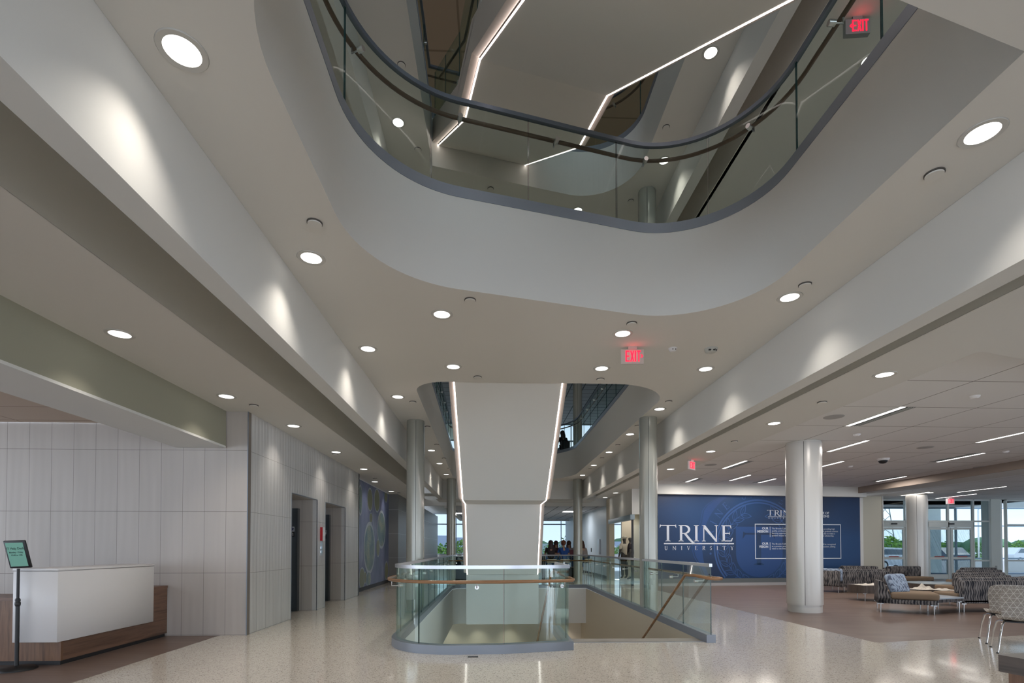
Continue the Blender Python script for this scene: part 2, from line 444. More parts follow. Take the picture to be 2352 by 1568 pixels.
# floor edge round the well, basement
fac = MB(); fac2 = MB()
for i in range(len(WELL)):
    a, b = WELL[i], WELL[(i + 1) % len(WELL)]
    lo = -4.85 if (a[0] > 2.9 and b[0] > 2.9) else -1.17
    if max(a[1], b[1]) < 7.3 and a[0] > .8 and b[0] > .8: lo = -.16
    (fac if lo == -4.85 else fac2).quad((*a, -.001), (*b, -.001), (*b, lo), (*a, lo))
struct('wall_stairwell', fac, beige); struct('wall_stairwell', fac2, paint)
struct('wall_basement', MB().quad((-4, 18.25, -4.85), (3.3, 18.25, -4.85), (3.3, 18.25, -1.17), (-4, 18.25, -1.17)).quad((3.2, 17.0, -4.85), (3.2, 18.25, -4.85), (3.2, 18.25, -1.1), (3.2, 17.0, -1.1)).quad((-4, 5, -4.85), (-4, 18.25, -4.85), (-4, 18.25, -1.17), (-4, 5, -1.17)), beige)
struct('ceiling', plate(rect(-4, 3.3, 5, 18.3), [WELL], -1.17), paintc)
struct('floor', MB().quad((-4, 5, -4.85), (3.3, 5, -4.85), (3.3, 18.3, -4.85), (-4, 18.3, -4.85)), beige)

# level 1 ceilings
struct('ceiling', slab(rect(-2.88, 4.29, YF, 20.8), [F1, F2], Z1, Z1 + .02), paintc)
struct('floor', slab(rect(-9, 12, YF, 20.8), [F1, F2], FL2 - .02, FL2), paintc)
for hole, nm in ((F1, 'trim_1'), (F2, 'trim_2')):
    m_ = MB(); n = len(hole); vs = [(x, y, Z1) for x, y in hole] + [(x, y, FL2 + .09) for x, y in hole]
    m_.add(vs, [(i, (i + 1) % n, n + (i + 1) % n, n + i) for i in range(n)], 0, nm != 'x')
    o = struct(nm, m_, paint)
m_ = MB(); n = len(F3); vs = [(x, y, Z2) for x, y in F3] + [(x, y, FL3 + .09) for x, y in F3]
m_.add(vs, [(i, (i + 1) % n, n + (i + 1) % n, n + i) for i in range(n)]); struct('trim_3', m_, paint)
YB = 20.8
for x0, x1 in ((-2.2, -2.0), (3.68, 3.89)):
    struct('trim_4', MB().box(x0, x1, YF, YB, 3.35, Z1 - .002), paint)
    struct('trim_4', MB().box(x0, x1, YF, YB, 8.24, Z2 - .002), paint)
struct('trim_5', MB().box(-2.95, -2.88, YF, YB, 3.474, Z1 + .02).box(4.29, 4.36, YF, YB, 3.474, Z1 + .02), reveal)
struct('ceiling', MB().add([(-4.12, YF, 3.47), (-2.88, YF, 3.47), (-2.88, 22.4, 3.47), (-6, 22.4, 3.47), (-6, 14.6, 3.47), (-4.12, 14.6, 3.47)], [tuple(range(6))]), paintc)
struct('ceiling', MB().box(-4.87, -4.12, YF, 8.03, 2.9, 2.93), paint)
struct('wall_bulkhead', MB().box(-4.16, -4.12, YF, 8.03, 2.93, 3.47).box(-4.87, -4.83, YF, 8.03, 2.93, 3.27), olive)
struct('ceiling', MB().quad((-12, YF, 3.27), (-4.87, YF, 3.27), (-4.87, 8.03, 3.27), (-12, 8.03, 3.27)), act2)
struct('ceiling', MB().add([(4.29, YF, 3.47), (24, YF, 3.47), (24, 9.9, 3.47), (13.6, 7.6, 3.47), (5.21, 5.2, 3.47), (5.27, 17.6, 3.47), (5.27, 21.6, 3.47), (4.29, 21.6, 3.47)], [tuple(range(8))]), paint)
struct('ceiling', MB().quad((5.0, 5.0, 3.6), (13.7, 5.0, 3.6), (13.7, 18.8, 3.6), (5.0, 17.9, 3.6)), act)
struct('trim_6', MB().prism([(5.21, 5.2), (13.6, 7.6), (13.6, 7.64), (5.25, 5.25), (5.31, 17.9), (5.27, 17.9)], 3.47, 3.61), paint)
struct('trim_7', MB().box(13.55, 13.6, 7.3, 18.8, 3.38, 3.61), mat('taupe_paint', (.30, .24, .20), .7))
struct('ceiling', MB().box(13.6, 14.6, 7.3, 21.6, 3.38, 3.42), paint)
struct('ceiling', MB().quad((14.6, 7.0, 3.46), (24, 9, 3.46), (24, 24, 3.46), (14.6, 24, 3.46)), act)
struct('trim_7', MB().prism([(5.6, 17.55), (13.9, 18.35), (13.9, 18.6), (5.6, 17.85)], 3.24, 3.62), paint)
# level 2 and 3 shells
struct('ceiling', slab(rect(-2.88, 4.29, YF, 36), [F3], Z2, Z2 + .02), paintc)
struct('trim_5', MB().box(-2.95, -2.88, YF, YB, 8.33, Z2).box(4.29, 4.36, YF, YB, 8.33, Z2), reveal2)
struct('ceiling', MB().quad((-9, YF, 8.33), (-2.9, YF, 8.33), (-2.9, 20.9, 8.33), (-9, 20.9, 8.33)).quad((4.3, YF, 8.33), (12, YF, 8.33), (12, 20.9, 8.33), (4.3, 20.9, 8.33)), paintc)
struct('floor', slab(rect(-9, 12, YF, 30), [F3], FL3 - .02, FL3), paintc)
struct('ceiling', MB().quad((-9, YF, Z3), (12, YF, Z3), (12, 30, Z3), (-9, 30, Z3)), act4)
struct('wall_left_upper', MB().box(-9.1, -9, YF, 36, FL2, Z3), paint)
struct('wall_right_upper', MB().box(12, 12.1, YF, 36, 3.7, Z3), paint)
struct('wall_back_upper', MB().box(-9, 12, 30, 30.1, FL3, Z3), paint)
# lower walls
struct('wall_front_left', MB().box(-12, -3.79, 8.05, 8.15, 0, 3.5), tile_f)
ew = MB()
Y0, Y1 = 8.15, 14.65
ew.box(-3.89, -3.79, Y0, 9.79, 0, 3.5).box(-3.89, -3.79, 11.2, 11.75, 0, 3.5).box(-3.89, -3.79, 13.31, Y1, 0, 3.5)
ew.box(-3.89, -3.79, 9.79, 11.2, 2.39, 3.5).box(-3.89, -3.79, 11.75, 13.31, 2.39, 3.5)
struct('wall_left', ew, tile_s)
struct('wall_elevator_shaft', MB().box(-4.75, -4.65, 9.6, 13.5, 0, 2.6).box(-4.7, -4.2, 9.6, 13.5, -.03, -.001), stainless)
struct('wall_left_recess', MB().box(-4.35, -3.89, 11.2, 11.3, 0, 2.39).box(-4.35, -3.89, 13.31, 13.41, 0, 2.39).box(-4.35, -3.89, 9.69, 9.79, 0, 2.39).box(-4.35, -3.89, 11.65, 11.75, 0, 2.39)
       .box(-4.35, -3.89, 9.79, 11.2, 2.39, 2.45).box(-4.35, -3.89, 11.75, 13.31, 2.39, 2.45), tile_f)
for a, b in ((8.05, 8.0),): struct('trim_8', MB().box(-3.797, -3.785, 8.04, 8.052, 0, 3.47), curbm)
for a, b in ((9.79, 11.2), (11.75, 13.31)):
    struct('trim_8', MB().box(-3.80, -3.785, a - .012, b + .012, 2.385, 2.4).box(-3.80, -3.785, b, b + .012, 0, 2.39).box(-3.80, -3.785, a - .012, a, 0, 2.39), curbm)
struct('wall_back_left', MB().box(-4.2, -3.79, 14.6, 14.7, 0, 3.5).box(-3.72, -3.70, 20.3, 34.9, 0, 3.5).box(-6, -3.70, 20.25, 20.32, 0, 3.5), tile_d)
struct('baseboard_left', MB().box(-4.05, -3.70, 20.22, 20.26, 0, .12), dark)
# far header, far room
struct('wall_header', MB().box(-2.2, 3.89, 20.8, 21.0, 3.35, Z1 + .9).box(-4.2, 5.3, 22.3, 22.5, 3.2, 3.6), paint)
struct('ceiling', MB().quad((-2.3, 20.9, 3.35), (4.3, 20.9, 3.35), (4.3, 22.5, 3.35), (-2.3, 22.5, 3.35)), paint)
struct('ceiling', MB().box(-1.95, 7.6, 22.5, 33.2, 3.22, 3.26), act3)
struct('trim_9', MB().box(-2.1, -1.95, 22.5, 33.3, 3.12, 3.4).box(-2.1, 7.6, 33.2, 33.35, 3.12, 3.4), paint)
struct('ceiling', MB().quad((-6, 22, 3.7), (9, 22, 3.7), (9, 35.1, 3.7), (-6, 35.1, 3.7)), paint)
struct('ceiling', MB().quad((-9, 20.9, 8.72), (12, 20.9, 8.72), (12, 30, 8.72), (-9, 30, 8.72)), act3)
struct('floor', MB().quad((-9, 20.8, FL2), (12, 20.8, FL2), (12, 35, FL2), (-9, 35, FL2)), terr)

# ------------------------------------------------------------------ columns
def column(x, y, r, z0, z1, label, m, seam=True, base=True, cat='column'):
    t = empty('column', (x, y, z0), 0, label, cat)
    MB().lathe([(r, .16 if base else 0), (r, z1 - z0 - .03)], n=48).build('cladding', m, t)
    if base: MB().lathe([(r * .95, 0), (r * .95, .16)], n=48).build('base_ring', m, t)
    MB().lathe([(r * .97, z1 - z0 - .03), (r * .97, z1 - z0)], n=48).build('top_reveal', ringm if m is colw else colp, t)
    a = atan2(-y, -x)
    MB().box(-.004, .004, -r - .0015, -r + .01, .16, z1 - z0 - .03).xf(Matrix.Rotation(a + pi / 2 + .02, 4, 'Z')).build('seam', dark, t)
    return t
column(-1.655, 11.07, .19, 0, Z1, 'slim grey metal-clad column left of the staircase, nearest of the left pair', colp)
column(3.30, 10.62, .185, 0, Z1, 'slim grey metal-clad column right of the staircase beside the glass guard, nearest of the right pair', colp)
column(3.44, 20.3, .18, 0, Z1, 'slim grey metal-clad column far back right, between the seated students', colp)
column(-1.62, 20.3, .18, 0, Z1, 'slim grey metal-clad column far back left, near the window wall', colp)
column(6.66, 10.62, .345, 0, 3.6, 'thick pale round column standing in front of the blue lettered wall', colw)
column(16.75, 19.45, .345, 0, 3.42, 'thick pale round column between the lounge and the entrance doors', colw)
column(3.30, 10.62, .185, FL2, Z2, 'grey round column on the second floor seen through the curved glass balcony', colp)
column(3.44, 20.3, .18, FL2, 8.3, 'grey round column on the second floor beyond the rear opening', colp)

# ------------------------------------------------------------------ glass guardrails
darkcap = mat('shaded_blue_grey_cap', (.16, .19, .24), .35, .5)  # upper caps darker: the shade of their underside put into the colour
def guard(label, path, zf, rail=True, rmat=None, ro=-.19, gap=.012, step=1.12, rz=.92, curb=(0, -.13), go=-.065, closed=False, railpath=None, ch=.115, group=None, cap=None, gm=None):
    t = empty('glass_guardrail', (0, 0, 0), 0, label, 'guardrail', group)
    if closed: path = path + [path[0]]
    MB().strip(path, curb[0], curb[1], zf, zf + ch, False).build('curb', curbm, t)
    gp = offset(path, go); L = plen(gp); n = max(1, round(L / step))
    for k in range(n):
        seg = cut(gp, L * k / n + gap / 2, L * (k + 1) / n - gap / 2)
        if len(seg) > 1: MB().strip(seg, .007, -.007, zf + ch - .02, zf + 1.085, endmi=1).build('glass_panel', [gm or glass, glassedge], t, recalc=False)
    MB().strip(gp, .022, -.022, zf + 1.08, zf + 1.125).build('top_cap', cap or capm, t)
    if rail:
        rp = railpath or [(x, y, zf + rz) for x, y in offset(path, ro)]
        r_ = MB().tube(rp, .022, 10).build('handrail', rmat or railwood, t)
        br = offset(path, ro)
        k = 0.55
        LL = plen(path)
        while k < LL:
            c = cut(path, k, k + .02)
            if len(c) > 1:
                d = Vector(c[1]) - Vector(c[0]); d.normalize(); nn = Vector((-d.y, d.x)); b = Vector(c[0])
                g = b + nn * go; q = b + nn * ro
                MB().tube([(q.x, q.y, zf + rz - .02), (q.x, q.y, zf + rz - .075), (g.x, g.y, zf + rz - .075)], .007, 6) \
                    .tube([(g.x + nn.x * .03, g.y + nn.y * .03, zf + rz - .075), (g.x - nn.x * .03, g.y - nn.y * .03, zf + rz - .075)], .026, 14).build('bracket', steel, t)
            k += 1.12
    return t
NW = len(WELL)
gA = [(-.62, 17.06)] + WELL[2:28] + [(.1, 6.63), (.95, 6.82), (.955, 8.12)]
ra = [(x, y, .92) for x, y in offset(gA[:-1], -.17)]
ra = ra[:-1] + [(.98, 6.66, .92), (1.06, 6.68, .925), (1.085, 6.76, .93), (1.03, 7.0, .95), (1.0, 8.3, .98), (1.0, 8.62, .90), (1.0, 11.4, -.80)]
guard('curved glass guardrail with brown handrail round the front and left of the stairwell', gA, 0, railpath=ra)
gB = [(3.055, 7.16), (3.16, 17.06), (1.25, 17.06)]
rb = [(2.93, 9.85, -.42), (2.93, 7.62, .94), (2.94, 7.25, .95), (3.0, 7.02, .93), (3.1, 6.98, .92), (3.21, 7.02, .92)] + [(x, y, .92) for x, y in offset(gB, -.17)[1:]]
guard('straight glass guardrail with sloping handrail on the right of the stairwell', gB, 0, railpath=rb)
guard('curved glass balcony guardrail of the second floor above the lobby', F1, 5.09, rmat=raildark, closed=True, ro=-.17, curb=(.006, -.14), rz=1.0, cap=darkcap, gm=upglass)
guard('glass guardrail of the second floor around the rear opening above the far columns', F2, 5.09, rmat=raildark, closed=True, ro=-.17, curb=(.006, -.14), rz=1.0, cap=darkcap, gm=upglass)
guard('glass guardrail of the third floor high above the balcony', F3, 9.91, rmat=raildark, closed=True, ro=-.17, curb=(.006, -.14), rz=1.0, cap=darkcap, gm=upglass)

# floor outlet plate, stair down
tag(MB().box(-.30, -.17, 6.33, 6.38, 0, .004).build('floor_plate', dark), 'dark rectangular floor plate in front of the curved guardrail curb', 'floor plate')
st = empty('staircase', (0, 0, 0), 0, 'grey stair going down between the glass guardrails to the basement', 'stairs')
tr = MB()
for k in range(27): tr.box(.97, 3.05, 7.26 + .29 * k, 7.26 + .29 * (k + 1) + .03, -.18 * (k + 1) - .02, -.18 * k if k else -.004)
tr.build('treads', mat('stair_tread', (.33, .31, .29), .6), st)
MB().box(.96, 3.06, 7.22, 7.28, -.05, .004).build('nosing', mat('nosing_metal', (.36, .36, .38), .4, .5), st)

# ------------------------------------------------------------------ lit staircases
def stair(label, M, soff, w, top, side=.10, rise=.17, n=None):
    t = empty('staircase', (0, 0, 0), 0, label, 'stairs')
    hw = w / 2
    s_ = MB()
    for (a, za), (b, zb) in zip(soff, soff[1:]):
        s_.add([(-hw, a, za), (hw, a, za), (hw, b, zb), (-hw, b, zb)], [(0, 1, 2, 3)])
    s_.xf(M).build('soffit', paintc, t)
    for sg in (-1, 1):
        m_ = MB(); l_ = MB()
        for (a, za), (b, zb) in zip(soff, soff[1:]):
            x0, x1, x2 = sg * hw, sg * (hw + .022), sg * (hw + side)
            l_.add([(x0, a, za - .004), (x1, a, za - .004), (x1, b, zb - .004), (x0, b, zb - .004), (x0, a, za + .02), (x1, a, za + .02), (x1, b, zb + .02), (x0, b, zb + .02)],
                   [(0, 1, 2, 3), (0, 1, 5, 4), (3, 2, 6, 7), (0, 3, 7, 4)])
            m_.add([(x1, a, za + .03), (x2, a, za + .05), (x2, b, zb + .05), (x1, b, zb + .03), (x1, a, za + .5), (x2, a, za + .5), (x2, b, zb + .5), (x1, b, zb + .5)],
                   [(0, 1, 2, 3), (1, 2, 6, 5), (0, 3, 7, 4), (4, 5, 6, 7), (0, 1, 5, 4), (3, 2, 6, 7)])
        m_.xf(M).build('stringer', mat('stringer_paint', (.40, .36, .32), .6) if 'stringer_paint' not in bpy.data.materials else bpy.data.materials['stringer_paint'], t)
        l_.xf(M).build('led_strip', led, t)
    tr = MB()
    for (a, za), (b, zb) in zip(top, top[1:]):
        if abs(zb - za) < .01: tr.box(-hw - side, hw + side, min(a, b), max(a, b), za - .04, za); continue
        n = max(1, round(abs(zb - za) / rise)); da, dz = (b - a) / n, (zb - za) / n
        for k in range(n):
            y0, y1 = sorted((a + da * k, a + da * (k + 1))); zt = max(za + dz * k, za + dz * (k + 1))
            tr.box(-hw - side + .02, hw + side - .02, y0, y1, zt - abs(dz) - .02, zt)
    tr.xf(M).build('treads', mat('stair_tread2', (.4, .38, .36), .6) if 'stair_tread2' not in bpy.data.materials else bpy.data.materials['stair_tread2'], t)
    return t
M1 = Matrix.Translation((.272, 0, 0))
s1 = stair('white staircase with glowing light strips under both edges, rising in the middle of the lobby', M1,
      [(8.30, 4.235), (11.05, 2.385), (12.25, 2.40), (13.15, .67)], 1.795, [(8.45, 4.50), (10.95, 2.78), (12.5, 2.78), (16.9, 0.0)])
MB().box(-.66, 1.21, 13.2, 17.0, -.62, .66).build('enclosure', paint, s1)
A = Vector((-1.091, 10.073, 9.385)); ang = radians(14.5)
ctr = Vector((-.197, 10.307)); M2 = Matrix.Translation((ctr.x, ctr.y, 0)) @ Matrix.Rotation(ang, 4, 'Z')
s2 = stair('upper staircase with glowing light strips on its underside, rising from second to third floor', M2,
      [(0, 9.385), (-2.72, 7.69), (-3.68, 7.69), (-7.6, 5.28)], 1.81, [(.1, 9.80), (-2.6, 8.08), (-3.85, 8.08), (-8.6, 5.0)], side=.12)
for sg in (-1, 1):   # glass on the upper stair
    g_ = MB()
    for (a, za), (b, zb) in zip([(0, 9.9), (-2.6, 8.15), (-3.8, 8.15), (-8.4, 5.3)], [(-2.6, 8.15), (-3.8, 8.15), (-8.4, 5.3)]):
        x = sg * .98; nseg = max(1, round(abs(b - a) / 1.1))
        for k in range(nseg):
            f0, f1 = k / nseg + .004, (k + 1) / nseg - .004; y0, y1 = a + (b - a) * f0, a + (b - a) * f1; z0, z1 = za + (zb - za) * f0, za + (zb - za) * f1
            MB().add([(x - .006, y0, z0), (x - .006, y1, z1), (x - .006, y1, z1 + .95), (x - .006, y0, z0 + .95), (x + .006, y0, z0), (x + .006, y1, z1), (x + .006, y1, z1 + .95), (x + .006, y0, z0 + .95)],
                     [(0, 1, 2, 3), (4, 5, 6, 7), (0, 1, 5, 4), (3, 2, 6, 7)], 0).add([(x - .006, y0, z0), (x + .006, y0, z0), (x + .006, y0, z0 + .95), (x - .006, y0, z0 + .95)], [(0, 1, 2, 3)], 1).xf(M2).build('glass_panel', [glass, glassedge], s2, recalc=False)
    MB().tube([(sg * .9, 0, 10.75), (sg * .9, -2.6, 9.0), (sg * .9, -3.8, 9.0), (sg * .9, -8.4, 6.15)], .02, 8).xf(M2).build('handrail', raildark, s2)

# ------------------------------------------------------------------ ceiling fittings
def downlight(x, y, z, label, group, w=None, r=.105, first=[None]):
    if first[0] is None:
        t = empty('downlight', (x, y, z), 0, label, 'ceiling light', group)
        MB().lathe([(.125, -.006), (.130, 0), (.130, .0)], cap=False).lathe([(.094, -.004), (.125, -.006)], cap=False).build('trim_ring', ringm, t)
        MB().lathe([(.0, -.003), (.094, -.003)], cap=False).build('lens', lens, t)
        first[0] = t
    else: t = dup(first[0], (x, y, z), None, label, None, group)
    for c in list(t.children):
        if c.type == 'LIGHT': bpy.data.objects.remove(c)
    lamp(t, -.02, DOWN_W if w is None else w)
    return t
gl = 'round recessed downlights in the lobby ceilings'
NAMES = {(-1.715, 2.84): 'largest round downlight, upper left above the bright wall scallop', (-1.715, 4.855): 'round downlight left of the balcony, second along the left row',
 (-.592, 5.98): 'round downlight just below the left part of the balcony curve', (-1.715, 7.065): 'round downlight of the left ceiling row, beside the third wall scallop',
 (-.59, 7.716): 'round downlight directly above the left top end of the lit staircase', (-1.715, 9.30): 'round downlight of the left row just before the left column',
 (1.678, 7.70): 'round downlight directly above the right top end of the lit staircase', (1.675, 6.43): 'round downlight just above and left of the exit sign',
 (3.28, 7.66): 'round downlight right of the two smoke detectors', (3.265, 5.42): 'round downlight below the right end of the balcony curve', (3.25, 3.205): 'large round downlight at the upper right edge',
 (-1.71, 14.4): 'small round downlight behind the left column, nearest of three', (-1.71, 16.62): 'small round downlight behind the left column, middle of three', (-1.71, 19.08): 'small round downlight behind the left column, farthest of three',
 (3.315, 9.92): 'small round downlight above the right column top', (3.336, 12.16): 'small round downlight just left of the right column', (3.358, 14.46): 'small round downlight right of the rear opening, middle of the row',
 (3.382, 16.77): 'small round downlight right of the rear opening, next to last', (3.42, 19.1): 'small round downlight right of the rear opening, farthest'}
for (x, y), lb in NAMES.items(): downlight(x, y, Z1, lb, gl, w=DOWN_W * (1.0 if y < 12 else .8))
for x, y, lb in ((-3.69, 5.163, 'round downlight over the olive bulkhead above the help desk'), (-3.716, 7.243, 'round downlight near the tiled corner above the bulkhead end'),
                 (-3.45, 8.962, 'round downlight over the tiled wall before the first elevator'), (-3.45, 11.38, 'round downlight over the tiled wall between the elevators'),
                 (-3.45, 13.81, 'round downlight over the tiled wall past the second elevator'), (-3.75, 16.44, 'small round downlight over the start of the cell mural'), (-3.77, 19.21, 'small round downlight over the far end of the cell mural')):
    downlight(x, y, 3.47, lb, gl, w=DOWN_W * (1.0 if y < 8 else .62))
for y, lb in ((6.013, 'round downlight on the right soffit, nearest of the row beside the tile ceiling'), (8.455, 'round downlight on the right soffit, second of the row'), (10.98, 'round downlight on the right soffit, third of the row above the red exit sign'), (13.49, 'round downlight on the right soffit, farthest of the row')):
    downlight(4.80, y, 3.47, lb, gl, w=DOWN_W * .6)
for x, y, lb in ((-1.68, 9.04, 'second-floor downlight seen through the left part of the balcony glass'), (3.37, 9.74, 'second-floor downlight above the upper round column'), (1.925, 11.27, 'second-floor downlight low behind the balcony curb'),
                 (3.35, 7.56, 'second-floor downlight beside the bright streak under the upper stair edge')):
    downlight(x, y, Z2, lb, 'downlights of the second floor', w=DOWN_W)
downlight(5.40, 6.97, 8.33, 'second-floor downlight half hidden by the balcony curb below the red exit sign', 'downlights of the second floor', w=DOWN_W * .7)
downlight(-1.68, 4.4, Z2, 'second-floor downlight hidden above the left balcony', 'downlights of the second floor', w=DOWN_W)
for x, y in ((-3.2, 3), (-3.2, 8), (-3.2, 13), (6, 3), (6, 9), (6, 14), (1, 16), (-4.5, 17)):  # unseen lamps added to brighten the third floor
    downlight(x, y, Z3, 'added unseen downlight in the third-floor ceiling high above the opening', 'added downlights of the third floor', w=DOWN_W * 2)
for x, y in ((-1.68, 0), (3.37, 4.5), (3.37, 1.5), (0.6, 13), (2.6, 14), (3.4, 17), (-1.7, 13), (-1.7, 17)):  # more hidden lamps added to lift the dim second floor
    downlight(x, y, Z2, 'added hidden downlight in the second-floor ceiling near the openings', 'downlights of the second floor', w=DOWN_W)
for x, y in ((5.4, 3.5), (5.4, 10.5), (5.4, 14), (-3.7, 3.5), (-3.7, 8), (-3.7, 13)):  # lamps added to throw light into the dark upper recesses
    downlight(x, y, 8.33, 'added downlight in the lower second-floor side ceiling', 'added downlights of the second-floor side ceilings', w=DOWN_W)
for x in (-1.5, -.5, .6, 2.6): downlight(x, 17.85, -1.17, 'downlight in the basement ceiling washing the wall below the stairwell', 'downlights in the basement ceiling', w=DOWN_W * .6)
downlight(16.75, 18.8, 3.46, 'small downlight lighting the top of the column by the entrance', gl, w=9)
for y, lb in ((19.4, 'small downlight over the shop window header near the blue wall'), (21.2, 'small downlight at the far end of the shop window header')):
    downlight(4.75, y, 3.47, lb, gl, w=11)
for y, lb in ((23.4, 'downlight washing the blue-lit corridor wall, nearest'), (26.4, 'downlight washing the blue-lit corridor wall, middle'), (29.5, 'downlight washing the blue-lit corridor wall, farthest')):
    downlight(4.95, y, 3.7, lb, gl, w=11)

cp = None
shadowgap = mat('painted_shadow_gap', (.10, .09, .08), .8)  # dark ring paints the shadow line round each cover rim
def cover(x, y, z, label, r=.058, name='sprinkler_cover', cat='sprinkler cover', m=None, th=.012):
    global cp
    if cp is None or r != .058 or m: o = MB().lathe([(r, -.022), (r, -.012)], n=28).lathe([(r * 1.1, -.010), (r * 1.1, 0)], n=28, mi=1).build(name, [m or paintc, shadowgap])
    else: o = cp.copy(); COL.objects.link(o)
    if r == .058 and m is None and cp is None: cp = o
    o.location = (x, y, z)
    return tag(o, label, cat, 'round ceiling sprinkler covers' if name == 'sprinkler_cover' else None)
cov = [(-1.5, 4.32, Z1, 'round white sprinkler cover left of the balcony beside the second downlight'), (-.243, 5.61, Z1, 'round white sprinkler cover just under the balcony curve, left of centre'),
 (-.233, 8.155, Z1, 'round white sprinkler cover at the left top of the lit staircase'), (-1.49, 9.6, Z1, 'round white sprinkler cover above the left column'), (-1.46, 11.55, Z1, 'round white sprinkler cover just right of the left column top'),
 (-1.469, 13.54, Z1, 'small sprinkler cover behind the left column, nearest'), (-1.47, 15.64, Z1, 'small sprinkler cover behind the left column, middle'), (-1.474, 17.6, Z1, 'small sprinkler cover behind the left column, farthest'),
 (1.762, 8.18, Z1, 'round white sprinkler cover at the right top of the lit staircase'), (1.708, 6.125, Z1, 'round white sprinkler cover directly above the exit sign'), (3.309, 9.378, Z1, 'round white sprinkler cover near the right column top'),
 (3.265, 11.28, Z1, 'small sprinkler cover just left of the right column top'), (3.349, 13.4, Z1, 'small sprinkler cover right of the rear opening, nearest'), (3.357, 15.38, Z1, 'small sprinkler cover right of the rear opening, second'),
 (3.395, 17.5, Z1, 'small sprinkler cover right of the rear opening, third'), (3.264, 5.145, Z1, 'round white sprinkler cover above the downlight at the right balcony end'), (3.245, 3.567, Z1, 'round white sprinkler cover below the large upper right downlight'),
 (-3.535, 7.67, 3.47, 'round sprinkler cover above the tiled corner'), (-3.533, 11.6, 3.47, 'round sprinkler cover above the elevator wall'), (-3.564, 15.62, 3.47, 'small sprinkler cover above the cell mural start'), (-3.572, 19.65, 3.47, 'small sprinkler cover above the cell mural end'),
 (4.79, 7.18, 3.47, 'round sprinkler cover on the right soffit between the two nearest downlights'), (4.81, 9.9, 3.47, 'round sprinkler cover on the right soffit beside the exit sign'),
 (-1.43, 7.94, Z2, 'second-floor sprinkler cover high left above the balcony'), (-1.417, 9.645, Z2, 'second-floor sprinkler cover below the left upper downlight'), (-.033, 10.65, Z2, 'second-floor sprinkler cover under the stair fascia'),
 (3.034, 10.91, Z2, 'second-floor sprinkler cover beside the blue-lit curved fascia'), (3.139, 8.95, Z2, 'second-floor sprinkler cover right of the upper rail')]
for x, y, z, lb in cov: cover(x, y, z, lb)
# ceiling speakers and cameras in the lounge ceiling
spk = mat('speaker_grille', (.42, .42, .42), .7); first_sp = None
for u, v, lb in ((1915, 957, 'round grey ceiling speaker left of the nearest long lamp'), (2125, 1027, 'round grey ceiling speaker right of the dome camera'), (1632, 1067, 'round grey ceiling speaker left of the blue wall lamps'),
                 (1732, 1121, 'small grey ceiling speaker close above the blue wall'), (1958, 1122, 'small grey ceiling speaker near the taupe ceiling edge'), (2252, 1072, 'pale ceiling speaker close to the taupe ceiling edge')):
    p = hz(u, v, 3.6); o = MB().lathe([(.15, -.008), (.16, 0)], n=32).build('ceiling_speaker', spk) if first_sp is None else first_sp.copy()
    if first_sp is None: first_sp = o
    else: COL.objects.link(o)
    o.location = (p.x, p.y, 3.6); tag(o, lb, 'ceiling speaker', 'round speakers in the lounge ceiling')
def dome_camera(u, v, z, r, lb, base=whitem):
    p = hz(u, v, z); t = empty('security_camera', (p.x, p.y, z), 0, lb, 'security camera')
    MB().lathe([(r, -.05), (r * 1.15, -.02), (r * 1.2, 0)], n=28).build('housing', white, t)
    MB().sphere((0, 0, -.05), r * .85, 20, 12, sc3=(1, 1, .75)).build('dome', black, t)
dome_camera(2028, 1053, 3.6, .12, 'black dome camera hanging from the lounge ceiling above the column lamps')
dome_camera(972, 1175, 3.7, .07, 'small black dome camera near the far left windows')
for u, v, lb in ((1953, 1070, 'small white motion sensor beside the thick column'), (2310, 1036, 'white motion sensor at the right of the lounge ceiling'), (1968, 997, 'small white ceiling sensor under the nearest long lamp'), (2239, 909, 'flat round sprinkler cover on the near right ceiling tiles')):
    p = hz(u, v, 3.6); o = MB().lathe([(.035, -.04), (.06, -.02), (.065, 0)], n=24).build('ceiling_sensor', white); o.location = (p.x, p.y, 3.6); tag(o, lb, 'sensor')
p = hz(1545, 800, Z1); t = empty('smoke_detector', (p.x, p.y, Z1), 0, 'small white smoke detector right of the exit sign', 'smoke detector')
MB().lathe([(.025, -.045), (.045, -.035), (.06, 0)], n=28).build('body', white, t); MB().box(-.02, -.008, -.05, -.04, -.03, -.02).box(.02, .032, -.05, -.04, -.03, -.02).build('vent', dark, t)
p = hz(1633, 801, Z1); t = empty('smoke_detector', (p.x, p.y, Z1), 0, 'larger round detector with dark vents, farthest right of the exit sign', 'smoke detector')
MB().lathe([(.05, -.055), (.075, -.04), (.092, 0)], n=32).build('body', mat('detector_grey', (.5, .5, .46), .4), t)
MB().box(-.06, -.03, -.078, -.055, -.045, -.03).box(-.005, .03, -.078, -.055, -.045, -.02).box(.04, .055, -.07, -.05, -.045, -.03).build('vent', dark, t)

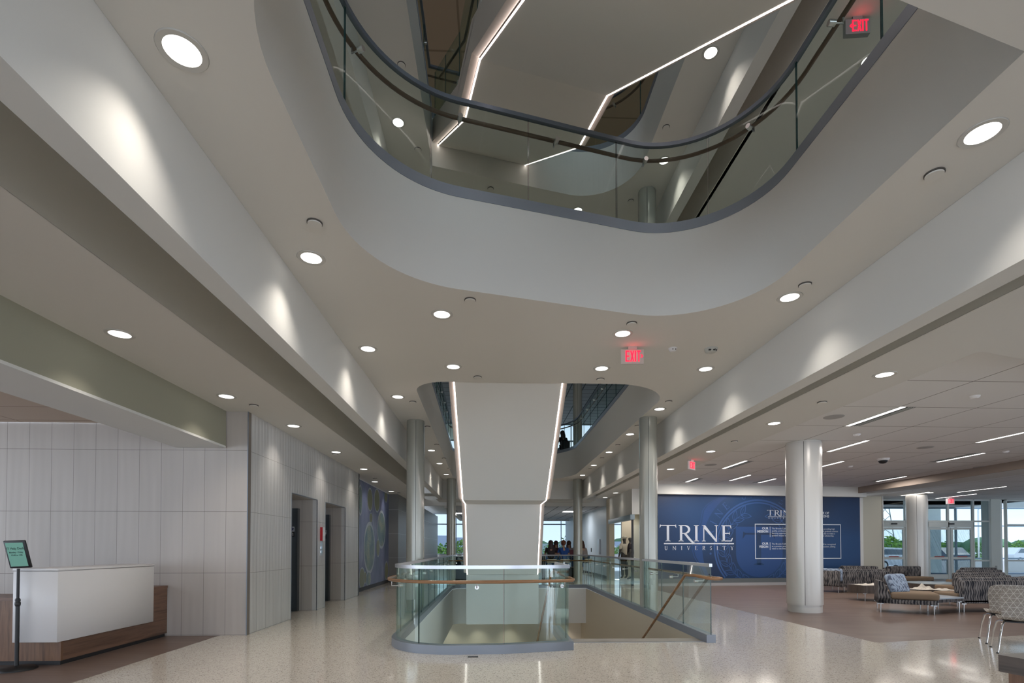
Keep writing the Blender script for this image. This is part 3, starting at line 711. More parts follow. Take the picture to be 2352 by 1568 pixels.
# linear lamps
lin = None
def linear(x, y, L, z, lb, slots=0, g='long narrow lamps in the lounge ceiling'):
    t = empty('linear_lamp', (x, y, z), 0, lb, 'ceiling light', g)
    MB().box(-.045, .045, 0, L, -.004, .01).build('lens', ledw, t)
    MB().box(-.055, -.045, -.01, L + .01, -.006, .01).box(.045, .055, -.01, L + .01, -.006, .01).build('frame', whitem, t)
    if slots:
        s = slots; b = MB()
        b.box(*sorted((s * .07, s * .22)), 0, L, -.003, .005)
        b.build('air_slot', dark, t)
        b = MB()
        for k in range(3): b.box(*sorted((s * (.10 + .04 * k), s * (.115 + .04 * k))), 0, L, -.006, -.002)
        b.build('air_blade', whitem, t)
    d = bpy.data.lights.new('lamp_light', 'AREA'); d.shape = 'RECTANGLE'; d.size = .5; d.size_y = L; d.energy = 30 if z > 3.5 else 5; d.color = (1, .93, .86)
    o = bpy.data.objects.new('lamp_light', d); COL.objects.link(o); o.parent = t; o.location = (0, L / 2, -.03)
    return t
for x, y, L, s, lb in ((6.55, 7.84, 1.26, 1, 'brightest long lamp with air slots beside it, nearest above the thick column'), (7.85, 10.33, 1.25, 0, 'long narrow lamp just right of the thick column top, upper one'),
    (9.1, 12.85, 1.25, 0, 'long narrow lamp just right of the thick column, lower one'), (10.35, 9.2, 1.25, 0, 'long narrow lamp cut by the right picture edge'), (11.65, 11.6, 1.25, -1, 'long narrow lamp right of the dome camera'),
    (13.0, 15.5, 1.2, -1, 'long narrow lamp nearest the taupe ceiling edge'), (6.55, 12.88, 1.28, 1, 'long lamp with air slots left of the column, nearer one'), (7.95, 15.4, 1.3, 0, 'long narrow lamp left of the column, below the slotted one'),
    (6.62, 16.2, .9, 1, 'long lamp with air slots, farthest left above the blue wall'), (9.2, 16.2, 1.0, -1, 'short visible piece of lamp at the left edge of the thick column')):
    linear(x, y, L, 3.6, lb, s)
for u, v, L, lb in ((2133, 1130, 1.3, 'long lamp right of the entrance column top'), (2241, 1134, 1.8, 'long lamp in the entrance ceiling, second from the column'), (2309, 1117, 1.8, 'long lamp in the entrance ceiling at the right edge')):
    p = hz(u, v, 3.46); linear(p.x, p.y, L, 3.46, lb, 0, 'long lamps in the entrance ceiling')

# exit signs
def exit_sign(loc, rz, lb, arrow=1, sc_=1.0, drop=.05, plate=acryl, body=False):
    t = empty('exit_sign', loc, rz, lb, 'exit sign')
    MB().box(-.06, .06, -.03, .03, -.035, 0).build('canopy', plate, t)
    MB().box(-.155, .155, -.012 if not body else -.03, .012 if not body else .03, -.235, -.035).build('plate', plate, t)
    L = MB(); y = -.0135 if not body else -.0315; z0 = -.205; h = .152
    def bar(x0, zz0, x1, zz1, w):
        d = Vector((x1 - x0, zz1 - zz0)).normalized(); n = Vector((-d.y, d.x)) * w / 2
        q = [(x0 + n.x, y, zz0 + n.y), (x0 - n.x, y, zz0 - n.y), (x1 - n.x, y, zz1 - n.y), (x1 + n.x, y, zz1 + n.y)]
        L.add(q + [(a, y - .003, c) for a, b, c in q], [(0, 1, 2, 3), (4, 5, 6, 7), (0, 1, 5, 4), (1, 2, 6, 5), (2, 3, 7, 6), (3, 0, 4, 7)])
    o = -.085 if arrow > 0 else -.065
    T = z0 + h
    bar(o, z0, o, T, .017); bar(o, T - .009, o + .045, T - .009, .018); bar(o, z0 + .009, o + .045, z0 + .009, .018); bar(o, z0 + h / 2, o + .04, z0 + h / 2, .016)
    bar(o + .062, z0, o + .102, T, .017); bar(o + .102, z0, o + .062, T, .017); bar(o + .126, z0, o + .126, T, .018)
    bar(o + .172, z0, o + .172, T, .017); bar(o + .146, T - .009, o + .198, T - .009, .018)
    L.build('lettering', red, t)
    if arrow:
        L = MB(); ax = o + .215 if arrow > 0 else o - .025; s = arrow
        bar(ax - s * .012, z0 + h / 2 + .022, ax + s * .010, z0 + h / 2, .012); bar(ax - s * .012, z0 + h / 2 - .022, ax + s * .010, z0 + h / 2, .012)
        L.build('arrow', red, t)
    d = bpy.data.lights.new('lamp_light', 'POINT'); d.energy = .15; d.color = (1, .05, .05); d.shadow_soft_size = .05
    l = bpy.data.objects.new('lamp_light', d); COL.objects.link(l); l.parent = t; l.location = (0, -.07, -.10)
    if sc_ != 1: t.scale = (sc_,) * 3
    return t
p = hz(1452, 797, Z1); exit_sign(p, radians(-3), 'red EXIT sign with right arrow hanging in front of the rear opening', 1)
p = hz(1967, 42, 8.33); exit_sign(p, radians(-6), 'red EXIT sign with left arrow on the second-floor ceiling behind the glass', -1, body=True, plate=mat('exit_body', (.28, .28, .28), .5))
p = hz(1588, 1056, 3.47); exit_sign(p, radians(38), 'small red EXIT sign on the right soffit seen at an angle', 0, plate=white)
p = hz(2141, 1147, 3.46); exit_sign((p.x, 20.6, 3.46), 0, 'red EXIT sign over the entrance doors right of the column', 0, 1.15, plate=white)

# ------------------------------------------------------------------ text
def text(name, body, size, M, m, parent, align='LEFT', ext=.0015, space=1.0, line=1.0, bold=0.0, sx=1.0):
    cu = bpy.data.curves.new(name, 'FONT'); cu.body = body; cu.size = size; cu.extrude = ext; cu.align_x = align
    cu.space_character = space; cu.space_line = line; cu.offset = bold; cu.resolution_u = 3
    o = bpy.data.objects.new(name + '_curve', cu); COL.objects.link(o); bpy.context.view_layer.update()
    me = bpy.data.meshes.new_from_object(o.evaluated_get(bpy.context.evaluated_depsgraph_get()))
    bpy.data.objects.remove(o); bpy.data.curves.remove(cu)
    me.transform(M @ Matrix.Rotation(pi / 2, 4, 'X') @ Matrix.Scale(sx, 4, (1, 0, 0)))
    me.materials.clear(); me.materials.append(m)
    r = bpy.data.objects.new(name, me); COL.objects.link(r); r.parent = parent; return r

# ------------------------------------------------------------------ help desk and its sign
t = empty('reception_desk', (-4.97, 6.1, 0), 0, 'walnut help desk with a large white overhanging front, left in the lobby', 'desk')
MB().box(-2.3, -.02, .02, 1.9, 0, .06).build('plinth', dark, t)
MB().box(-2.35, 0, 0, .03, .05, .74).build('end_panel', walnut_v, t)
MB().box(-.03, 0, .03, 1.92, .05, .74).build('front_panel', walnut_h, t)
MB().box(-.65, .0, -.005, 1.93, .74, .775).build('worktop', walnut_h, t); MB().box(-2.35, -.65, -.005, .55, .74, .775).build('side_worktop', walnut_h, t)
MB().rbox(-.42, .07, -.14, 1.50, .285, 1.085, .004, 1).build('white_box', white, t)
MB().rbox(-.425, .075, -.145, 1.505, 1.09, 1.12, .005, 1).build('white_top', white, t)
sp_ = hz(38, 1537, 0)
t = empty('sign_stand', (sp_.x, sp_.y, 0), 0, 'black pole sign stand with a green paper notice beside the help desk', 'sign')
MB().lathe([(.18, 0), (.18, .012), (.15, .03), (.03, .045)], n=40).build('base', black, t)
MB().tube([(0, 0, .03), (0, 0, .72)], .019, 16).build('lower_pole', black, t)
MB().tube([(0, 0, .7), (0, 0, 1.12)], .014, 16).build('upper_pole', black, t)
MB().lathe([(.020, .70), (.026, .72), (.026, .745), (.020, .75), (.024, .76), (.024, .775), (.018, .79)]).build('clamp', black, t)
Ms = Matrix.Translation((.02, -.03, 1.28)) @ Matrix.Rotation(radians(-3), 4, 'Z') @ Matrix.Rotation(radians(-2), 4, 'Y') @ Matrix.Rotation(radians(14), 4, 'X')
f = MB(); f.rbox(-.122, .122, -.012, .012, -.158, .158, .010, 2); f.xf(Ms).build('sign_frame', black, t)
MB().box(-.098, .098, -.0150, -.0125, -.134, .134).xf(Ms).build('notice', mat('green_paper', (.22, .50, .38), .5), t)
ink = mat('dark_ink', (.04, .10, .08), .6)
text('notice_text', 'IT Help Desk', .036, Ms @ Matrix.Translation((0, -.0155, .058)), ink, t, 'CENTER', .0003, bold=.0006)
text('notice_text', 'Monday - Friday\n12:00 to 1:00', .024, Ms @ Matrix.Translation((0, -.0155, .018)), ink, t, 'CENTER', .0003, line=1.35, bold=.0005)

# ------------------------------------------------------------------ elevators
def elevator(y0, y1, lb):
    t = empty('elevator_door', (-4.33, y0, 0), 0, lb, 'elevator door'); L = y1 - y0
    MB().box(-.06, -.02, .22, L - .16, 0, 2.13).build('door_panel', stainless, t)
    MB().box(-.05, .17, L - .13, L - .005, 0, 2.2).box(-.05, .03, 0, .13, 0, 2.2).box(-.05, .03, .13, L - .13, 2.13, 2.38).build('door_frame', stainless, t)
    K = Matrix.Translation((.055, L - .1305, 0)) @ Matrix.Rotation(radians(-90), 4, 'Z')
    p = MB().box(0, .003, -.05, .05, 1.70, 1.805).xf(K).build('star_plate', mat('pale_plate', (.6, .6, .62), .4), t)
    s_ = MB()
    for a in (0, 60, 120):
        M = K @ Matrix.Translation((.004, 0, 1.752)) @ Matrix.Rotation(radians(a), 4, 'X'); q = MB().box(0, .002, -.009, .009, -.042, .042).xf(M); s_.add(q.v, q.f)
    s_.build('star', mat('blue_ink', (.03, .03, .12), .5), t)
    MB().box(0, .003, -.05, .05, 1.585, 1.695).xf(K).build('floor_plate', black, t)
    s_ = MB().box(.004, .006, .014, .027, 1.605, 1.675).box(.004, .006, .003, .027, 1.662, 1.675).xf(K)
    for a in range(5):
        M = K @ Matrix.Translation((.005, -.02, 1.64)) @ Matrix.Rotation(radians(72 * a), 4, 'X'); q = MB().add([(0, -.008, 0), (0, .008, 0), (0, 0, .028)], [(0, 1, 2)]).xf(M); s_.add(q.v, q.f)
    s_.build('floor_number', white, t, recalc=False); return t
elevator(9.79, 11.2, 'dark steel elevator door with number 1 plate, nearer of the two recesses')
elevator(11.75, 13.31, 'dark steel elevator door with number 1 plate, farther of the two recesses')
t = empty('fire_alarm', (-3.79, 11.47, 1.66), 0, 'red and white fire alarm strobe on the tiled pier between the elevators', 'alarm')
MB().box(0, .055, -.075, .075, -.15, .15).build('back_box', mat('alarm_red', (.5, .01, .02), .4), t)
MB().box(.055, .06, -.075, .075, -.15, .15).box(.06, .075, -.02, .05, -.04, .04).build('face', white, t)
t = empty('call_button_panel', (-3.79, 11.45, 1.33), 0, 'steel elevator call button plate under the red alarm', 'button panel')
MB().box(0, .012, -.075, .075, -.15, .15).build('plate', steel, t)
MB().box(.012, .017, -.03, .03, .0, .05).box(.012, .017, -.03, .03, -.09, -.04).build('button', chrome, t)
# cell mural
mural = mat('cell_mural_ground', (.16, .18, .34), .45)
vv = coords(mural, (1, 1, .6)); n1 = noise(mural, vv, 1.1, 4, .6)
setcol(mural, ramp(mural, n1, [(.30, (.05, .085, .15)), (.45, (.12, .15, .26)), (.6, (.17, .185, .32)), (.72, (.27, .29, .42))]))
cellm = mat('cell_fill', (.3, .35, .25), .45)
vc = vor(cellm, coords(cellm), 26); n2 = noise(cellm, coords(cellm), 2.0, 3)
setcol(cellm, mixc(cellm, _math(cellm.node_tree, 'MULTIPLY', vc.outputs['Distance'], .8), ramp(cellm, n2, [(.35, (.09, .17, .20)), (.5, (.22, .30, .24)), (.65, (.42, .42, .26))]), (.10, .16, .20)))
cellr = mat('cell_rim', (.40, .44, .50), .45); cello = mat('cell_green', (.22, .23, .14), .5)
t = empty('wall_mural', (-4.07, 14.72, 0), 0, 'tall blue mural of round microscope cells on the left wall past the elevators', 'mural')
MB().box(-.03, 0, 0, 5.52, .12, 3.46).build('printed_ground', mural, t)
MB().box(-.03, .01, 0, 5.52, 0, .12).build('base_strip', dark, t)
def wm(u, v): q = hx(u, v, -4.07); return q.y - 14.72, q.z
cells = [((849.8, 1147), (843.5, 0), 27.5, cello), ((865.9, 1149), (859.2, 0), 28, cello), ((851.8, 1189), (848, 0), 12, cello), ((848.6, 1258), (835, 0), 60, cellm), ((875.9, 1216), (866, 0), 44, cellm),
         ((867.9, 1258), (864, 0), 21, cello), ((845.9, 1329), (840, 0), 17, cellm), ((831, 1328), (824, 0), 26, cello), ((827, 1148), (822.5, 0), 36, cellm), ((886, 1140), (882.5, 0), 14, cello), ((887, 1310), (883, 0), 22, cello), ((838, 1326), (835, 0), 14, cello)]
rims = MB(); fills = MB(); k = 0
for (u, v), (ul, _), hv, m_ in cells:
    cy, cz = wm(u, v); a = abs(cy - wm(ul, v)[0]); b = abs(wm(u, v - hv)[1] - cz); mi = 0 if m_ is cellm else 1
    for mb_, s_, d_, mm in ((rims, 1.0, .002, 0), (fills, .87, .004, mi)):
        pts = [(d_ + .0008 * k, cy + a * s_ * cos(2 * pi * j / 40), cz + b * s_ * sin(2 * pi * j / 40)) for j in range(40)]
        pts = [(x, min(5.5, max(.01, y)), min(3.45, max(.13, z))) for x, y, z in pts]
        mb_.add(pts, [tuple(range(40))], mm)
    k += 1
rims.build('cell_rims', cellr, t, recalc=False); fills.build('cells', [cellm, cello], t, recalc=False)

# ------------------------------------------------------------------ serif capitals
def stroke(pts, ws):
    """ribbon of quads following pts with widths ws"""
    n = len(pts); L = []; R = []
    for i, p in enumerate(pts):
        a = Vector(pts[max(0, i - 1)]); b = Vector(pts[min(n - 1, i + 1)]); d = (b - a).normalized(); nn = Vector((-d.y, d.x)) * ws[i] / 2
        L.append((p[0] + nn.x, p[1] + nn.y)); R.append((p[0] - nn.x, p[1] - nn.y))
    return [[L[i], L[i + 1], R[i + 1], R[i]] for i in range(n - 1)]
def serif(x0, x1, y, up, h=.035, f=.05):
    s = 1 if up else -1; w = x1 - x0
    return [[(x0 - f * 1.5, y), (x1 + f * 1.5, y), (x1 + f * 1.5, y + s * h * .7), (x1, y + s * h * 2), (x0, y + s * h * 2), (x0 - f * 1.5, y + s * h * .7)]]
def R4(x0, y0, x1, y1): return [(x0, y0), (x1, y0), (x1, y1), (x0, y1)]
def arc(cx, cy, rx, ry, a0, a1, n=14): return [(cx + rx * cos(radians(a0 + (a1 - a0) * i / n)), cy + ry * sin(radians(a0 + (a1 - a0) * i / n))) for i in range(n + 1)]
S, TN = .125, .055
def glyph(c, swash=False):
    g = []
    if c == 'T': g = [R4(.36, 0, .36 + S, .95), R4(.03, .94, .82, 1.0), [(.0, 1.03), (.06, 1.0), (.06, .94), (-.02, .80)], [(.85, 1.03), (.79, 1.0), (.79, .94), (.87, .80)]] + serif(.36, .36 + S, 0, 1); w = .86
    elif c == 'I': g = [R4(.1, 0, .1 + S, 1)] + serif(.1, .1 + S, 0, 1) + serif(.1, .1 + S, 1, 0); w = .34
    elif c == 'R':
        g = [R4(.1, 0, .1 + S, 1)] + serif(.1, .1 + S, 0, 1) + serif(.1, .1 + S, 1, 0)[:1]
        n = 16; p = [(.2, .97)] + arc(.34, .73, .25, .24, 90, -90, n) + [(.2, .49)]
        g += stroke(p, [TN] + [TN + (S - TN) * sin(pi * i / n) for i in range(n + 1)] + [TN])
        g += stroke([(.36, .5), (.62, .12), (.78, -.06), (.9, -.125), (1.0, -.14)] if swash else [(.36, .5), (.62, .1), (.74, .02), (.84, 0)], [.12, .13, .11, .06, .03] if swash else [.1, .12, .07, .03]); w = .72
    elif c == 'N':
        g = [R4(.1, 0, .1 + TN, .97), R4(.78, .02, .78 + TN, 1)] + serif(.1, .1 + TN, 0, 1) + serif(.78, .78 + TN, 1, 0) + [[(.03, 1), (.2, 1), (.84, .06), (.84, -.02), (.76, -.02), (.1, .86), (.1, .97), (.03, .975)]]; w = .95
    elif c == 'E':
        g = [R4(.1, 0, .1 + S, 1), R4(.04, .94, .56, 1), R4(.2, .47, .5, .53), R4(.04, 0, .6, .06), [(.56, 1), (.5, .94), (.55, .80), (.58, .80)], [(.50, .62), (.47, .53), (.47, .47), (.50, .38)], [(.6, .0), (.54, .06), (.62, .22), (.66, .22)]]; w = .68
    elif c == 'U':
        p = [(.165, 1), (.165, .35)] + arc(.41, .30, .245, .28, 180, 360, 14) + [(.655, .35), (.655, 1)]
        g = stroke(p, [S, S] + [S - (S - TN) * i / 14 for i in range(15)] + [TN, TN]) + serif(.10, .23, 1, 0) + serif(.63, .68, 1, 0); w = .8
    elif c == 'V': g = [[(.02, 1), (.18, 1), (.46, .14), (.42, -.02), (.36, -.02)], [(.36, -.02), (.42, -.02), (.76, 1), (.70, 1), (.42, .16)]] + serif(.04, .17, 1, 0) + serif(.70, .75, 1, 0); w = .8
    elif c == 'S':
        p = arc(.3, .74, .2, .22, 30, 200, 12) + [(.2, .60), (.34, .50), (.46, .40)] + arc(.3, .26, .2, .23, 20, -150, 12)
        g = stroke(p, [TN] * 4 + [.08] * 6 + [.1] * 8 + [.08] * 6 + [TN] * 20) + [[(.47, .98), (.50, .98), (.50, .74), (.46, .8)], [(.08, .02), (.11, .02), (.13, .2), (.08, .28)]]; w = .56
    elif c == 'Y': g = [[(.02, 1), (.17, 1), (.42, .48), (.36, .40)], [(.36, .40), (.44, .44), (.74, 1), (.68, 1)], R4(.33, 0, .33 + S, .5)] + serif(.33, .33 + S, 0, 1) + serif(.04, .15, 1, 0) + serif(.68, .73, 1, 0); w = .78
    elif c == 'A': g = [[(.04, 0), (.10, 0), (.42, .86), (.40, 1.02)], [(.40, 1.02), (.44, 1.02), (.84, 0), (.69, 0), (.36, .9)], R4(.2, .33, .62, .38)] + serif(.05, .10, 0, 1) + serif(.70, .83, 0, 1); w = .88
    elif c == 'G':
        p = arc(.45, .5, .36, .47, 40, 330, 22); g = stroke(p, [TN + (S - TN) * sin(pi * i / 22) for i in range(23)]) + [R4(.68, .05, .68 + S, .42)] + serif(.68, .80, .42, 0); w = .9
    elif c == 'O': g = stroke(arc(.45, .5, .37, .47, 0, 360, 30), [TN + (S - TN) * abs(cos(2 * pi * i / 30)) for i in range(31)]); w = .9
    elif c == 'L': g = [R4(.1, 0, .1 + S, 1), R4(.04, 0, .6, .06), [(.6, .0), (.54, .06), (.62, .22), (.66, .22)]] + serif(.1, .1 + S, 1, 0); w = .66
    else: w = .4
    return g, w
S0, TN0 = S, TN
def weight(k):
    global S, TN
    S, TN = S0 * k, TN0 * k * (1.35 if k > 1 else 1)
def serif_word(mb, word, x, z, h, y=0., wide=1., space=.12, fit=None, swash=False, fn=None, depth=.0012):
    gs = [glyph(c, swash and c == 'R') for c in word]; tot = sum(w for _, w in gs) * h * wide + space * h * (len(word) - 1)
    if fit: wide_ = wide; space = (fit - sum(w for _, w in gs) * h * wide) / max(1, len(word) - 1) / h
    for gi, w in gs:
        for poly in gi:
            q = [(x + a * h * wide, z + b * h) for a, b in poly]
            if fn: q = [fn(*p) for p in q]
            mb.add([(a, y, b) for a, b in q], [tuple(range(len(q)))])
        x += (w * wide + space) * h
    return x

# ------------------------------------------------------------------ blue university wall
WP, WQ = Vector((5.857, 17.763)), Vector((13.785, 18.534))
wdir = (WQ - WP).normalized(); wang = atan2(wdir.y, wdir.x)
def wl(u, v):
    r = ray(u, v); n = Vector((-wdir.y, wdir.x)); s = (WP.dot(n)) / (r.x * n.x + r.y * n.y); q = CP + r * s
    return (Vector((q.x, q.y)) - WP).dot(wdir), q.z
struct('wall_right', MB().box(0, 8.1, .02, .2, 0, 3.6).xf(Matrix.Translation((WP.x, WP.y, 0)) @ Matrix.Rotation(wang, 4, 'Z')), paint)
navy = mat('navy_vinyl', (.022, .045, .13), .42, spec=.3)
setcol(navy, ramp(navy, noise(navy, coords(navy, (.25, .25, .4)), 1.0, 1), [(.35, (.016, .028, .068)), (.65, (.017, .06, .165))]))
blue = mat('royal_blue_vinyl', (.022, .065, .20), .42, spec=.3)
bluel = mat('lighter_blue_line', (.036, .09, .25), .42, spec=.3)
silver = mat('silver_lettering', (.55, .57, .62), .35, .3)
t = empty('wall_graphic', (WP.x, WP.y, 0), wang, 'navy blue wall graphic with silver university name, seal and mission text behind the thick column', 'wall graphic')
MB().box(0, 7.95, 0, .02, .26, 3.24).build('navy_panel', navy, t)
MB().box(0, 7.95, -.01, .02, .10, .26).build('base_band', mat('slate_base', (.12, .14, .15), .5), t)
MB().box(0, 8.1, -.016, .02, 0, .10).build('baseboard', mat('pale_base', (.38, .38, .40), .5), t)
sc0 = wl(1742, 1256); SX, SZ = sc0; R1 = (wl(1742 + 96, 1256)[0] - SX)
def clipz(p): return (p[0], min(3.235, max(.262, p[1])))
def disc(mb, r, y, n=72, r0=None):
    if r0 is None:
        q = [clipz((SX + r * cos(2 * pi * k / n), SZ + r * sin(2 * pi * k / n))) for k in range(n)]; mb.add([(a, y, b) for a, b in q], [tuple(range(n))])
    else:
        for k in range(n):
            a0, a1 = 2 * pi * k / n, 2 * pi * (k + 1) / n
            q = [(SX + rr * cos(a), SZ + rr * sin(a)) for rr, a in ((r0, a0), (r, a0), (r, a1), (r0, a1))]
            if max(b for a, b in q) < 3.24 and min(b for a, b in q) > .26: mb.add([(a, y, b) for a, b in q], [(0, 1, 2, 3)])
# wavy cartouche behind the seal
oln = [(1700, 1132), (1668, 1139), (1640, 1150), (1626, 1160), (1617, 1173), (1613, 1197), (1605, 1220), (1596, 1240), (1593, 1259), (1598, 1278), (1606, 1292), (1614, 1310), (1622, 1330)]
lft = [wl(*p) for p in oln]; lft = [(a, max(.262, min(3.236, b))) for a, b in lft]
rgt = [(2 * SX - a, b) for a, b in lft[::-1]]
cart = MB(); loop = lft + rgt
for i in range(len(lft) - 1): cart.add([(lft[i][0], -.001, lft[i][1]), (lft[i + 1][0], -.001, lft[i + 1][1]), (2 * SX - lft[i + 1][0], -.001, lft[i + 1][1]), (2 * SX - lft[i][0], -.001, lft[i][1])], [(0, 1, 2, 3)])
cart.build('seal_cartouche', blue, t, recalc=False)
cl = MB()
for side in (lft, rgt):
    s_ = -1 if side is lft else 1
    for poly in stroke([(a + s_ * .06, b) for a, b in side], [.03] * len(side)): cl.add([(a, -.001, b) for a, b in poly], [(0, 1, 2, 3)])
cl.build('cartouche_outline', blue, t, recalc=False)
sd_ = MB(); disc(sd_, R1 * 1.31, -.002); sd_.build('seal_disc', navy, t, recalc=False)
rg = MB(); disc(rg, R1 * 1.045, -.003, r0=R1 * 1.01); disc(rg, R1 * .985, -.003, r0=R1 * .955)
def on_arc(word, rad, a_mid, dstep, h, inward=False):
    n = len(word)
    for i, c in enumerate(word):
        if c == ' ': continue
        a = radians(a_mid + (i - (n - 1) / 2) * (dstep if inward else -dstep))
        g_, w_ = glyph(c)
        up = Vector((cos(a), sin(a))) * (-1 if inward else 1); rt = Vector((up.y, -up.x)); cpt = Vector((SX + rad * cos(a), SZ + rad * sin(a)))
        for poly in g_:
            q = [cpt + rt * ((p[0] - w_ / 2) * h) + up * ((p[1] - .5) * h) for p in poly]
            if max(p.y for p in q) < 3.23 and min(p.y for p in q) > .27: rg.add([(p.x, -.003, p.y) for p in q], [tuple(range(len(q)))])
on_arc('TRINE UNIVERSITY', R1 * 1.17, 90, 11.5, .27)
on_arc('AN', R1 * 1.17, 222, 12, .27, True)
for k in range(24):
    a = 2 * pi * k / 24; rg.add([(SX - R1 * 1.17 + .035 * cos(a), -.003, SZ - .10 + .035 * sin(a))], [])
q = [(wl(1632, 1271)[0] + .04 * cos(2 * pi * k / 20), -.003, wl(1632, 1271)[1] + .04 * sin(2 * pi * k / 20)) for k in range(20)]; rg.add(q, [tuple(range(20))])
def leaf(cx, cz, a, L, Wd):
    ca, sa = cos(a), sin(a)
    def m(p): return (cx + p[0] * ca - p[1] * sa, cz + p[0] * sa + p[1] * ca)
    for s_ in (1, -1):
        pts = [m((L * i / 10, s_ * Wd * sin(pi * (i / 10) ** .8) * .5)) for i in range(11)]
        for poly in stroke(pts, [.022] * 11):
            if max(b for _, b in poly) < 3.235 and min(b for _, b in poly) > .262: rg.add([(x, -.003, z) for x, z in poly], [(0, 1, 2, 3)])
    for poly in stroke([m((0, 0)), m((L * .6, 0))], [.015, .01]): rg.add([(x, -.003, z) for x, z in poly], [(0, 1, 2, 3)])
for s_ in (1, -1):
    br = [(SX + s_ * R1 * .80 * cos(radians(-90 + 150 * i / 20)), SZ + R1 * .80 * sin(radians(-90 + 150 * i / 20))) for i in range(21)]
    for poly in stroke(br, [.05 - .0018 * i for i in range(21)]): rg.add([(x, -.003, z) for x, z in poly], [(0, 1, 2, 3)])
    for i in range(2, 21, 2):
        th = radians(-90 + 150 * i / 20); tx = atan2(cos(th), -s_ * sin(th))
        for o_ in (1, -1): leaf(br[i][0], br[i][1], tx + o_ * .62, .40, .17)
rg.build('seal_lines', bluel, t, recalc=False)
sh = MB(); x0, x1 = wl(1690, 1210)[0], wl(1797, 1210)[0]; zt, zb = wl(1690, 1209)[1], wl(1745, 1325)[1]; xm = (x0 + x1) / 2
pts = [(x0, zt), (x1, zt)] + [(xm + (x1 - xm) * cos(a), (zt - .55 * (zt - zb)) - .45 * (zt - zb) * sin(a)) for a in [pi / 2 * k / 8 for k in range(9)]] + [(xm - (x1 - xm) * cos(a), (zt - .55 * (zt - zb)) - .45 * (zt - zb) * sin(a)) for a in [pi / 2 * k / 8 for k in range(7, -1, -1)]]
sh.add([(a, -.004, b) for a, b in pts], [tuple(range(len(pts)))]); sh.build('shield', blue, t, recalc=False)
tl, tb = wl(1707, 1223), wl(1742, 1297); h_ = tl[1] - tb[1]; TT = MB(); serif_word(TT, 'T', tl[0], tb[1], h_, -.005, wide=.86 * 0 + (wl(1779, 1225)[0] - tl[0]) / (.86 * h_)); TT.build('shield_letter', navy, t, recalc=False)
def logo(u0, v0, u1, v1, uu0, uu1, vu0, vu1, vline):
    a = wl(u0, v0); b = wl(u1, v1); h = a[1] - b[1]; m_ = MB()
    gs = sum(glyph(c)[1] for c in 'TRINE') * h; wide = .97 * (b[0] - a[0]) / gs * .93
    serif_word(m_, 'TRINE', a[0], b[1], h, -.007, wide=wide, fit=b[0] - a[0], swash=True)
    c, d = wl(uu0, vu0), wl(uu1, vu1); hh = c[1] - d[1]; weight(1.35); serif_word(m_, 'UNIVERSITY', c[0], d[1], hh, -.007, wide=1.05, fit=d[0] - c[0]); weight(1)
    z = wl(u0, vline)[1]; e_ = .011 * h / .62 * 2
    m_.add([(c[0] - .02, -.007, z - e_), (d[0] + .02, -.007, z - e_), (d[0] + .02, -.007, z + e_), (c[0] - .02, -.007, z + e_)], [(0, 1, 2, 3)])
    m_.build('university_name', silver, t, recalc=False)
logo(1515.5, 1205, 1684, 1243, 1526, 1684.5, 1253.5, 1262.5, 1248)
logo(1762, 1171, 1826, 1184, 1765, 1826, 1188, 1191.5, 1186.4)
fr = MB(); A_, B_ = wl(1733.5, 1202.5), wl(1932, 1282.5)
for q in ((A_[0], B_[0], A_[1] - .025, A_[1]), (A_[0], B_[0], B_[1], B_[1] + .025), (A_[0], A_[0] + .025, B_[1], A_[1]), (B_[0] - .025, B_[0], B_[1], A_[1])): fr.box(q[0], q[1], -.008, -.003, q[2], q[3])
for (v0_, v1_) in ((1209, 1233), (1245, 1262.5)): a = wl(1768.5, v0_); b = wl(1768.5, v1_); fr.box(a[0] - .008, a[0] + .008, -.008, -.003, b[1], a[1])
fr.build('text_frame', silver, t)
def wt(body, u, v, size, align='LEFT', bold=.0, line=1.0): a = wl(u, v); text('mission_text', body, size, Matrix.Translation((a[0], -.006, a[1])), silver, t, align, .001, bold=bold, line=line)
wt('OUR\nMISSION', 1764.5, 1215.5, .115, 'RIGHT', .004, .95); wt('OUR\nVISION', 1764.5, 1250.5, .115, 'RIGHT', .004, .95)
wt('The Brooks College of Health\nquality, professional programs\nlearning opportunities so that\npositive impact on the health', 1772.5, 1215, .081, line=1.05)
wt('The Brooks College of Health\nas a premier provider of health\nvalue to the lives of graduates', 1772.5, 1250.3, .081, line=1.05)
wt('by providing high\nand graduate science\nfaculty to make a\nand scholarship.', 1886, 1216, .081, line=1.05); wt('will be recognized\neducation, adding', 1886, 1251.2, .081, line=1.05)
wt('BROOKS COLLEGE OF\nHEALTH PROFESSIONS', 1904, 1180.5, .125, 'RIGHT', .003, .95)

